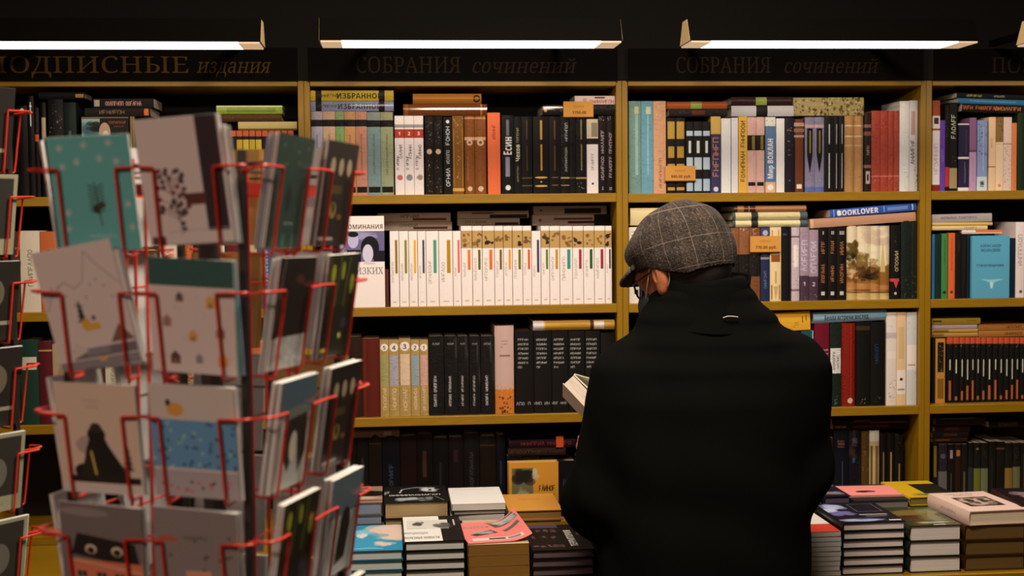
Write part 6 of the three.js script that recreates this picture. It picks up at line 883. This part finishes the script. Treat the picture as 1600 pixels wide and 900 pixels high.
// ---------- the man in the dark coat ----------
// surface nets: a mesh of the zero level of a signed distance, with smooth normals
function skin(sdf, [x0, y0, z0], [x1, y1, z1], c) {
  const nx = Math.ceil((x1 - x0) / c) + 1, ny = Math.ceil((y1 - y0) / c) + 1, nz = Math.ceil((z1 - z0) / c) + 1, F = new Float32Array(nx * ny * nz), id = (i, j, k) => i + nx * (j + ny * k);
  for (let k = 0; k < nz; k++) for (let j = 0; j < ny; j++) for (let i = 0; i < nx; i++) F[id(i, j, k)] = sdf(x0 + i * c, y0 + j * c, z0 + k * c);
  const V = new Int32Array(nx * ny * nz).fill(-1), P = [], N = [], I = [];
  for (let k = 0; k < nz - 1; k++) for (let j = 0; j < ny - 1; j++) for (let i = 0; i < nx - 1; i++) {
    let n = 0, sx = 0, sy = 0, sz = 0; const f = (a, b, d) => F[id(i + a, j + b, k + d)];
    for (const [a, b] of EDGES) { const fa = f(...CORNERS[a]), fb = f(...CORNERS[b]); if ((fa < 0) !== (fb < 0)) { const t = fa / (fa - fb), A = CORNERS[a], B = CORNERS[b]; sx += A[0] + (B[0] - A[0]) * t; sy += A[1] + (B[1] - A[1]) * t; sz += A[2] + (B[2] - A[2]) * t; n++; } }
    if (!n) continue;
    const x = x0 + (i + sx / n) * c, y = y0 + (j + sy / n) * c, z = z0 + (k + sz / n) * c, e = c * 0.5;
    V[id(i, j, k)] = P.length / 3; P.push(x, y, z);
    const g = V3(sdf(x + e, y, z) - sdf(x - e, y, z), sdf(x, y + e, z) - sdf(x, y - e, z), sdf(x, y, z + e) - sdf(x, y, z - e)).normalize(); N.push(g.x, g.y, g.z);
  }
  const quad = (a, b, d, e, flip) => { if (a < 0 || b < 0 || d < 0 || e < 0) return; if (flip) I.push(a, d, b, a, e, d); else I.push(a, b, d, a, d, e); };
  for (let k = 1; k < nz - 1; k++) for (let j = 1; j < ny - 1; j++) for (let i = 1; i < nx - 1; i++) {
    const s = F[id(i, j, k)] < 0;
    if (s !== F[id(i + 1, j, k)] < 0) quad(V[id(i, j - 1, k - 1)], V[id(i, j, k - 1)], V[id(i, j, k)], V[id(i, j - 1, k)], !s);
    if (s !== F[id(i, j + 1, k)] < 0) quad(V[id(i - 1, j, k - 1)], V[id(i - 1, j, k)], V[id(i, j, k)], V[id(i, j, k - 1)], !s);
    if (s !== F[id(i, j, k + 1)] < 0) quad(V[id(i - 1, j - 1, k)], V[id(i, j - 1, k)], V[id(i, j, k)], V[id(i - 1, j, k)], !s);
  }
  const g = new THREE.BufferGeometry();
  g.setAttribute('position', new THREE.Float32BufferAttribute(P, 3)); g.setAttribute('normal', new THREE.Float32BufferAttribute(N, 3)); g.setIndex(I);
  return g;
}
const CORNERS = [[0, 0, 0], [1, 0, 0], [0, 1, 0], [1, 1, 0], [0, 0, 1], [1, 0, 1], [0, 1, 1], [1, 1, 1]], EDGES = [[0, 1], [2, 3], [4, 5], [6, 7], [0, 2], [1, 3], [4, 6], [5, 7], [0, 4], [1, 5], [2, 6], [3, 7]];
const smin = (a, b, k) => { const h = Math.max(k - Math.abs(a - b), 0) / k; return Math.min(a, b) - h * h * k * 0.25; };
const cone = (ax, ay, az, ra, bx, by, bz, rb) => { const dx = bx - ax, dy = by - ay, dz = bz - az, L = dx * dx + dy * dy + dz * dz; return (x, y, z) => { const t = Math.min(1, Math.max(0, ((x - ax) * dx + (y - ay) * dy + (z - az) * dz) / L)); return Math.hypot(x - ax - dx * t, y - ay - dy * t, z - az - dz * t) - (ra + (rb - ra) * t); }; };
const ball = (cx, cy, cz, rx, ry, rz) => { const m = Math.min(rx, ry, rz); return (x, y, z) => { const a = (x - cx) / rx, b = (y - cy) / ry, c = (z - cz) / rz, q = Math.sqrt(a * a + b * b + c * c), w = Math.sqrt((a / rx) ** 2 + (b / ry) ** 2 + (c / rz) ** 2); return w > 1e-6 ? (q * (q - 1)) / w : -m; }; };
const curve = (pts) => (y) => { let i = 0; while (i < pts.length - 2 && y > pts[i + 1][0]) i++; const [a, b] = [pts[i], pts[i + 1]], t = Math.min(1, Math.max(0, (y - a[0]) / (b[0] - a[0]))), s = t * t * (3 - 2 * t); return a.slice(1).map((v, k) => v + (b[k + 1] - v) * s); };
const blend = (list, k) => (x, y, z) => { let d = list[0](x, y, z); for (let i = 1; i < list.length; i++) d = smin(d, list[i](x, y, z), k); return d; };

const man = thing('person', 'man in black coat and tweed flat cap reading, seen from behind', 'person', null, [0, 0, 0]);
const coatCloth = phys({ name: 'black_wool', color: lin(0.0042, 0.005, 0.0046), specularIntensity: 0.05, roughness: 0.95, bumpMap: grainBump, bumpScale: 0.0004 });
const skinMat = phys({ name: 'skin', color: paint('#b0623a'), roughness: 0.5 });
// coat: half width, half depth and middle at each height
const coatAt = curve([[0.42, 0.255, 0.18, 0.652, 0.865], [0.7, 0.235, 0.165, 0.65, 0.865], [0.9, 0.222, 0.155, 0.648, 0.865], [1.1, 0.224, 0.150, 0.65, 0.862], [1.26, 0.232, 0.142, 0.658, 0.86], [1.33, 0.222, 0.128, 0.666, 0.86], [1.38, 0.19, 0.114, 0.668, 0.858], [1.43, 0.152, 0.1, 0.66, 0.855], [1.48, 0.112, 0.094, 0.652, 0.85], [1.505, 0.093, 0.09, 0.652, 0.85], [1.535, 0.084, 0.082, 0.648, 0.846]]);
const trunk = (grow) => (x, y, z) => { const [w, d, cx, cz] = coatAt(y), a = (x - cx) / (w + grow), b = (z - cz) / (d + grow), q = Math.sqrt(a * a + b * b); return Math.max((q - 1) * Math.min(w, d) * 0.95, 0); };
const trunkSolid = (grow, lo, hi) => (x, y, z) => { const yy = Math.min(hi, Math.max(lo, y)), [w, d, cx, cz] = coatAt(yy), a = (x - cx) / (w + grow), b = (z - cz) / (d + grow), q = Math.sqrt(a * a + b * b), side = (q - 1) * (Math.min(w, d) + grow), cap = Math.max(lo - y, y - hi); return Math.max(side, cap); };
const armL = [cone(0.488, 1.305, 0.86, 0.07, 0.432, 1.06, 0.84, 0.066), cone(0.432, 1.06, 0.84, 0.066, 0.475, 1.105, 0.63, 0.052)];
const armR = [cone(0.838, 1.318, 0.86, 0.074, 0.848, 1.105, 0.845, 0.068), cone(0.852, 1.105, 0.845, 0.07, 0.76, 1.13, 0.63, 0.052)];
const fold = (x, y, z) => 0.0035 * Math.sin(y * 34 + x * 12 + 3 * Math.sin(z * 21)) * Math.max(0, 1 - Math.abs(y - 1.06) / 0.2) + 0.0025 * Math.sin(x * 40 + y * 9);
const coatSdf = (() => { const body = blend([trunkSolid(0, 0.42, 1.52), ...armL, ...armR], 0.045); return (x, y, z) => { let d = body(x, y, z) + fold(x, y, z); d = Math.max(d, -(Math.hypot((x - 0.648) / 1.02, z - 0.845) - 0.072 + Math.max(0, 1.47 - y) * 2)); return d; }; })();
mesh('coat', skin(coatSdf, [0.3, 0.38, 0.52], [0.98, 1.56, 1.08], 0.0095), coatCloth, man);
// turned up collar and the back vent seam
{
  const P = [], I = [], n = 40, rows = [[1.44, 0.122, 0.112, 0], [1.475, 0.104, 0.1, 0], [1.515, 0.098, 0.092, 0.004], [1.532, 0.1, 0.094, 0.008], [1.53, 0.094, 0.088, 0.008], [1.48, 0.092, 0.086, 0]];
  rows.forEach(([y, rx, rz, l]) => { for (let i = 0; i <= n; i++) { const a = 0.9 + ((2 * Math.PI - 1.8) * i) / n - Math.PI / 2 + 0; const s = Math.sin(a + Math.PI), cc = Math.cos(a + Math.PI); P.push(0.651 + rx * cc, y - 0.03 * Math.max(0, -s) - 0.006 * cc, 0.852 + rz * -s); } });
  for (let r = 0; r + 1 < rows.length; r++) for (let i = 0; i < n; i++) { const a = r * (n + 1) + i; I.push(a, a + 1, a + n + 2, a, a + n + 2, a + n + 1); }
  const g = new THREE.BufferGeometry(); g.setAttribute('position', new THREE.Float32BufferAttribute(P, 3)); g.setIndex(I); g.computeVertexNormals(); mesh('collar', g, coatCloth, man);
  mesh('hanger_loop', tube([V3(0.668, 1.4425, 0.957), V3(0.677, 1.4455, 0.960), V3(0.698, 1.4435, 0.957)], 0.0013, 8), std({ name: 'pale_cord', color: lin(0.5, 0.42, 0.34), roughness: 0.7 }), man);
}
// trousers and shoes
const cloth2 = std({ name: 'dark_trousers', color: lin(0.006, 0.0055, 0.006), roughness: 0.9 });
const legs = [cone(0.57, 0.86, 0.865, 0.095, 0.56, 0.48, 0.87, 0.072), cone(0.56, 0.48, 0.87, 0.072, 0.555, 0.1, 0.875, 0.062), cone(0.73, 0.86, 0.865, 0.095, 0.74, 0.48, 0.87, 0.072), cone(0.74, 0.48, 0.87, 0.072, 0.745, 0.1, 0.875, 0.062)];
mesh('trousers', skin((x, y, z) => Math.max(blend(legs, 0.02)(x, y, z), 0.055 - y), [0.44, 0.03, 0.74], [0.87, 0.66, 1.0], 0.012), cloth2, man);
for (const x of [0.55, 0.75]) mesh('shoe', skin((X, Y, Z) => Math.max(blend([ball(x, 0.05, 0.8, 0.048, 0.05, 0.11), ball(x, 0.06, 0.88, 0.045, 0.06, 0.06)], 0.03)(X, Y, Z), 0.001 - Y), [x - 0.07, -0.01, 0.66], [x + 0.07, 0.15, 0.97], 0.008), std({ name: 'black_leather', color: lin(0.01, 0.008, 0.007), roughness: 0.35 }), man);

// head: local frame faces +z with the left ear at +x; turned to the left and bowed
const headM = new THREE.Matrix4().makeRotationFromEuler(new THREE.Euler(THREE.MathUtils.degToRad(20), THREE.MathUtils.degToRad(221), THREE.MathUtils.degToRad(0), 'YXZ')).setPosition(0.612, 1.527, 0.835);
const ear = (s) => { const rim = ball(s * 0.082, -0.002, -0.004, 0.0105, 0.032, 0.018), dent = ball(s * 0.094, 0.002, 0.006, 0.007, 0.019, 0.009), lobe = ball(s * 0.08, -0.031, 0.002, 0.008, 0.012, 0.011); return (x, y, z) => smin(Math.max(rim(x, y, z), -dent(x, y, z)), lobe(x, y, z), 0.008); };
const face = blend([ball(0, 0.022, -0.012, 0.077, 0.098, 0.098), ball(0, -0.05, 0.026, 0.06, 0.072, 0.07), ball(0, -0.088, 0.055, 0.03, 0.024, 0.03), ball(0, 0.018, 0.076, 0.055, 0.014, 0.016)], 0.03);
const nose = cone(0, 0.005, 0.088, 0.009, 0, -0.03, 0.108, 0.014), eyeL = ball(0.031, 0.002, 0.078, 0.013, 0.011, 0.012), eyeR = ball(-0.031, 0.002, 0.078, 0.013, 0.011, 0.012), lips = ball(0, -0.062, 0.088, 0.024, 0.008, 0.012);
const neckL = cone(0, -0.05, -0.03, 0.056, 0, -0.105, -0.03, 0.056), earL = ear(1), earR = ear(-1);
const headSdf = (x, y, z) => { let d = face(x, y, z); d = smin(d, nose(x, y, z), 0.012); d = smin(d, eyeL(x, y, z), 0.006); d = smin(d, eyeR(x, y, z), 0.006); d = smin(d, lips(x, y, z), 0.008); d = smin(d, neckL(x, y, z), 0.03); d = Math.min(d, smin(d, earL(x, y, z), 0.007)); return smin(d, earR(x, y, z), 0.007); };
const headG = skin(headSdf, [-0.11, -0.19, -0.14], [0.11, 0.14, 0.14], 0.0036).applyMatrix4(headM);
// body under the clothes, one surface: trunk, arms, legs
const bodyG = skin((() => { const l = [trunkSolid(-0.03, 0.86, 1.44), cone(0.645, 1.38, 0.855, 0.06, 0.622, 1.47, 0.845, 0.056), cone(0.47, 1.315, 0.86, 0.052, 0.422, 1.06, 0.84, 0.045), cone(0.422, 1.06, 0.84, 0.045, 0.472, 1.096, 0.6, 0.03), cone(0.842, 1.315, 0.86, 0.052, 0.852, 1.105, 0.845, 0.045), cone(0.852, 1.105, 0.845, 0.045, 0.757, 1.133, 0.6, 0.03), ...[cone(0.57, 0.88, 0.865, 0.075, 0.56, 0.48, 0.87, 0.052), cone(0.56, 0.48, 0.87, 0.052, 0.555, 0.1, 0.875, 0.04), cone(0.73, 0.88, 0.865, 0.075, 0.74, 0.48, 0.87, 0.052), cone(0.74, 0.48, 0.87, 0.052, 0.745, 0.1, 0.875, 0.04)]]; return blend(l, 0.03); })(), [0.34, 0.04, 0.54], [0.95, 1.56, 1.02], 0.012);
// hands: palm and five fingers as chains of joints, curled round the book
function handSdf(wx, wy, wz, s) {     // s = 1 left hand, -1 right hand; local axes: fingers run to -z, thumb to the middle of the body
  const parts = [cone(wx, wy, wz + 0.01, 0.026, wx + s * 0.004, wy + 0.004, wz - 0.045, 0.024), cone(wx - s * 0.022, wy + 0.002, wz - 0.045, 0.014, wx + s * 0.022, wy + 0.004, wz - 0.05, 0.014), cone(wx - s * 0.02, wy, wz - 0.012, 0.016, wx + s * 0.02, wy, wz - 0.02, 0.017)], chains = [];
  [[-0.027, 0.062, 0], [-0.009, 0.074, 1], [0.010, 0.078, 2], [0.027, 0.07, 3]].forEach(([dx, len]) => { const a = [wx + s * dx * 0.9, wy + 0.002, wz - 0.052], b = [wx + s * dx, wy - 0.006, wz - 0.052 - len * 0.45], c = [wx + s * dx, wy + 0.016, wz - 0.052 - len * 0.72], e = [wx + s * dx * 0.95, wy + 0.036, wz - 0.052 - len * 0.66]; chains.push(cone(...a, 0.0098, ...b, 0.0092), cone(...b, 0.0092, ...c, 0.0085), cone(...c, 0.0085, ...e, 0.0075)); });
  const t0 = [wx + s * 0.026, wy + 0.006, wz - 0.012], t1 = [wx + s * 0.048, wy + 0.02, wz - 0.034], t2 = [wx + s * 0.05, wy + 0.036, wz - 0.058]; chains.push(cone(...t0, 0.0125, ...t1, 0.011), cone(...t1, 0.011, ...t2, 0.009));
  const palm = blend(parts, 0.012); return (x, y, z) => { let d = palm(x, y, z); for (const c of chains) d = smin(d, c(x, y, z), 0.005); return d; };
}
const handG = (wx, wy, wz, s) => skin(handSdf(wx, wy, wz, s), [wx - 0.07, wy - 0.05, wz - 0.16], [wx + 0.07, wy + 0.06, wz + 0.05], 0.0032);
mesh('body', mergeGeometries([bodyG, headG, handG(0.470, 1.094, 0.585, 1), handG(0.757, 1.135, 0.585, -1)]), skinMat, man);
// hair under the cap
const hairSdf = (x, y, z) => Math.max(ball(0, 0.018, -0.016, 0.083, 0.098, 0.103)(x, y, z), z - 0.012 - 0.25 * (y - 0.01), -0.075 - y + 0.2 * Math.min(0, z), y - 0.075, -(ball(0.083, -0.006, 0.006, 0.02, 0.045, 0.03)(x, y, z)), -(ball(-0.083, -0.006, 0.006, 0.02, 0.045, 0.03)(x, y, z)));
mesh('hair', skin(hairSdf, [-0.1, -0.1, -0.14], [0.1, 0.1, 0.06], 0.005).applyMatrix4(headM), std({ name: 'dark_hair', color: lin(0.012, 0.009, 0.007), roughness: 0.7, bumpMap: grainBump, bumpScale: 0.002 }), man);
// flat cap: crown, band and peak in checked tweed
const tweedMap = noiseTexture(512, (x, y) => {
  const n = nC(x % 256, y % 256), m = nB((x * 2) % 256, (y * 2) % 256), speck = ((Math.imul(x * 7919 + y * 104729, 2654435761) >>> 8) & 255) / 255;
  const lx = x % 128, ly = y % 128, fine = Math.min(Math.abs(lx - 64), Math.abs(ly - 64)) < 1.6 ? 1 : 0, wide = (lx > 4 && lx < 40 ? 0.5 : 0) + (ly > 4 && ly < 40 ? 0.5 : 0), diag = (x + y) % 8 < 4 ? 1 : 0;
  let v = 14 + 40 * n + 120 * speck * m * m + 40 * wide * diag * (0.5 + speck); if (fine) v = 84 + 70 * speck; return [v * 1.05, v * 0.97, v * 0.9];
}, true);
const tweed = std({ name: 'checked_tweed', map: tweedMap, color: lin(0.8, 0.78, 0.78), roughness: 0.95, bumpMap: grainBump, bumpScale: 0.0015 });
const crown = (x, y, z) => { let d = blend([ball(0, 0.06, -0.02, 0.098, 0.088, 0.104), ball(0, 0.062, 0.03, 0.084, 0.046, 0.08), ball(0, 0.014, -0.03, 0.091, 0.075, 0.094)], 0.03)(x, y, z); const hem = 0.022 + (z < 0.02 ? 0.5 * (z - 0.02) : 0.03 * z); d = Math.max(d, hem - y) + 0.0018 * Math.sin(x * 70 + z * 40) * Math.sin(y * 60); return Math.max(d, -Math.max(ball(0, 0.015, -0.012, 0.083, 0.105, 0.102)(x, y, z), y - 0.09)); };
const capG = skin(crown, [-0.13, -0.02, -0.155], [0.13, 0.17, 0.15], 0.0045);
{ const p = capG.attributes.position, uv = []; for (let i = 0; i < p.count; i++) { const x = p.getX(i), y = p.getY(i), z = p.getZ(i); uv.push((Math.atan2(x, z + 0.01) * 0.11) / 0.24, (y + 0.35 * Math.hypot(x, z)) / 0.24 * 1.0); } capG.setAttribute('uv', new THREE.Float32BufferAttribute(uv, 2)); }
const cap = mesh('flat_cap', capG.applyMatrix4(headM), tweed, man);
{
  const peak = skin((x, y, z) => { const yy = y - 0.042 + 0.45 * (z - 0.09) + 3.2 * x * x; return Math.max(Math.hypot(x / 0.088, (z - 0.07) / 0.068) - 1 > 0 ? (Math.hypot(x / 0.088, (z - 0.07) / 0.068) - 1) * 0.08 : -1, Math.abs(yy) - 0.006, 0.055 - z); }, [-0.1, -0.04, 0.04], [0.1, 0.09, 0.17], 0.004);
  const p = peak.attributes.position, uv = []; for (let i = 0; i < p.count; i++) uv.push(p.getX(i) / 0.24, p.getZ(i) / 0.24); peak.setAttribute('uv', new THREE.Float32BufferAttribute(uv, 2));
  mesh('peak', peak.applyMatrix4(headM), tweed, cap);
}
// spectacles and the loop of a face mask behind the ear
{
  const frame = std({ name: 'black_spectacle_frame', color: lin(0.008, 0.008, 0.008), roughness: 0.3 }), gl = phys({ name: 'spectacle_lens', transmission: 1, thickness: 0, roughness: 0.02, color: lin(0.95, 0.92, 0.8), ior: 1.5 });
  const sp = new THREE.Group(); sp.name = 'spectacles'; man.add(sp);
  const ring = (s) => { const pts = []; for (let i = 0; i <= 24; i++) { const a = (i / 24) * 2 * Math.PI; pts.push(V3(s * 0.034 + 0.025 * Math.cos(a), -0.002 + 0.019 * Math.sin(a), 0.106 - 6 * (s * 0.034 + 0.025 * Math.cos(a)) ** 2).applyMatrix4(headM)); } return pts; };
  for (const s of [-1, 1]) {
    mesh('rim', tube(ring(s), 0.0022, 48), frame, sp);
    mesh('temple', tube([V3(s * 0.06, 0.006, 0.088), V3(s * 0.077, 0.008, 0.05), V3(s * 0.0825, 0.012, 0.004), V3(s * 0.0815, 0.004, -0.016)].map((v) => v.applyMatrix4(headM)), 0.0019, 16), frame, sp);
    const lens = new THREE.CircleGeometry(0.0235, 24).scale(1, 0.76, 1).rotateY(s * 0.35).translate(s * 0.034, -0.002, 0.0995).applyMatrix4(headM); mesh('lens', lens, gl, sp);
  }
  mesh('bridge', tube([V3(-0.01, 0.002, 0.107), V3(0, 0.005, 0.112), V3(0.01, 0.002, 0.107)].map((v) => v.applyMatrix4(headM)), 0.002, 8), frame, sp);
  const white = std({ name: 'white_elastic', color: lin(0.6, 0.52, 0.45), roughness: 0.8 });
  mesh('mask_loop', tube([V3(0.062, -0.03, 0.062), V3(0.0755, -0.004, 0.036), V3(0.083, 0.028, 0.006), V3(0.083, 0.022, -0.022), V3(0.0815, -0.01, -0.026), V3(0.076, -0.035, -0.004), V3(0.066, -0.06, 0.052)].map((v) => v.applyMatrix4(headM)), 0.0012, 40), white, man);
  const maskG = skin((x, y, z) => { const o = ball(0, -0.05, 0.034, 0.067, 0.062, 0.088), d = Math.abs(o(x, y, z)) - 0.0022; return Math.max(d, 0.055 - z, y + 0.022, -0.1 - y); }, [-0.08, -0.12, 0.04], [0.08, 0, 0.14], 0.004).applyMatrix4(headM);
  mesh('face_mask', maskG, std({ name: 'dark_blue_mask', color: lin(0.012, 0.016, 0.03), roughness: 0.9 }), man);
}
// the book in his hands
{
  const n = V3(-0.12, 0.3, 0.94).normalize(), u0 = V3(0.74, 0.67, 0), up = u0.sub(n.clone().multiplyScalar(u0.dot(n))).normalize(), l = new THREE.Vector3().crossVectors(up, n).normalize();
  const o = thing('open_book', 'open cream paged book held in front of the man in black', 'book');
  o.quaternion.setFromRotationMatrix(new THREE.Matrix4().makeBasis(l, up, n)); o.position.set(0.424, 1.281, 0.515);
  const pg = pageMaterial('#f4d2b6'), Lg = 0.12, Wd = 0.17;
  const blk = box(0.002, Lg, -0.029, 0, -Wd, 0), uv = blk.attributes.uv, p = blk.attributes.position; for (let i = 0; i < uv.count; i++) uv.setXY(i, p.getY(i) / 0.03, (p.getX(i) + p.getZ(i)) / 0.3);
  mesh('page_block', blk, pg, o);
  mesh('cover', box(-0.001, Lg + 0.003, -0.0312, -0.0292, -Wd - 0.004, 0.002), std({ name: 'pale_boards', color: paint('#d9bfa4'), roughness: 0.6 }), o);
  const leaf = box(0, Lg, 0, 0.003, -Wd, 0).applyMatrix4(new THREE.Matrix4().makeRotationZ(0.05)).translate(0.001, 0.0008, 0.001); mesh('leaf', leaf, std({ name: 'cream_paper', color: paint('#ead2b4'), roughness: 0.85 }), o);
  const leaf2 = box(0, Lg * 0.6, 0, 0.0016, -Wd, 0).applyMatrix4(new THREE.Matrix4().makeRotationZ(0.55)).translate(0.001, 0.004, -0.001); mesh('leaf', leaf2, std({ name: 'cream_paper', color: paint('#ead2b4'), roughness: 0.85 }), o);
  const right = box(0, Lg, -0.022, 0, -Wd, 0).applyMatrix4(new THREE.Matrix4().makeRotationZ(0.75)).translate(Lg + 0.004, 0, 0); mesh('page_block', right, pg, o);
}
renderer.render(scene, camera);
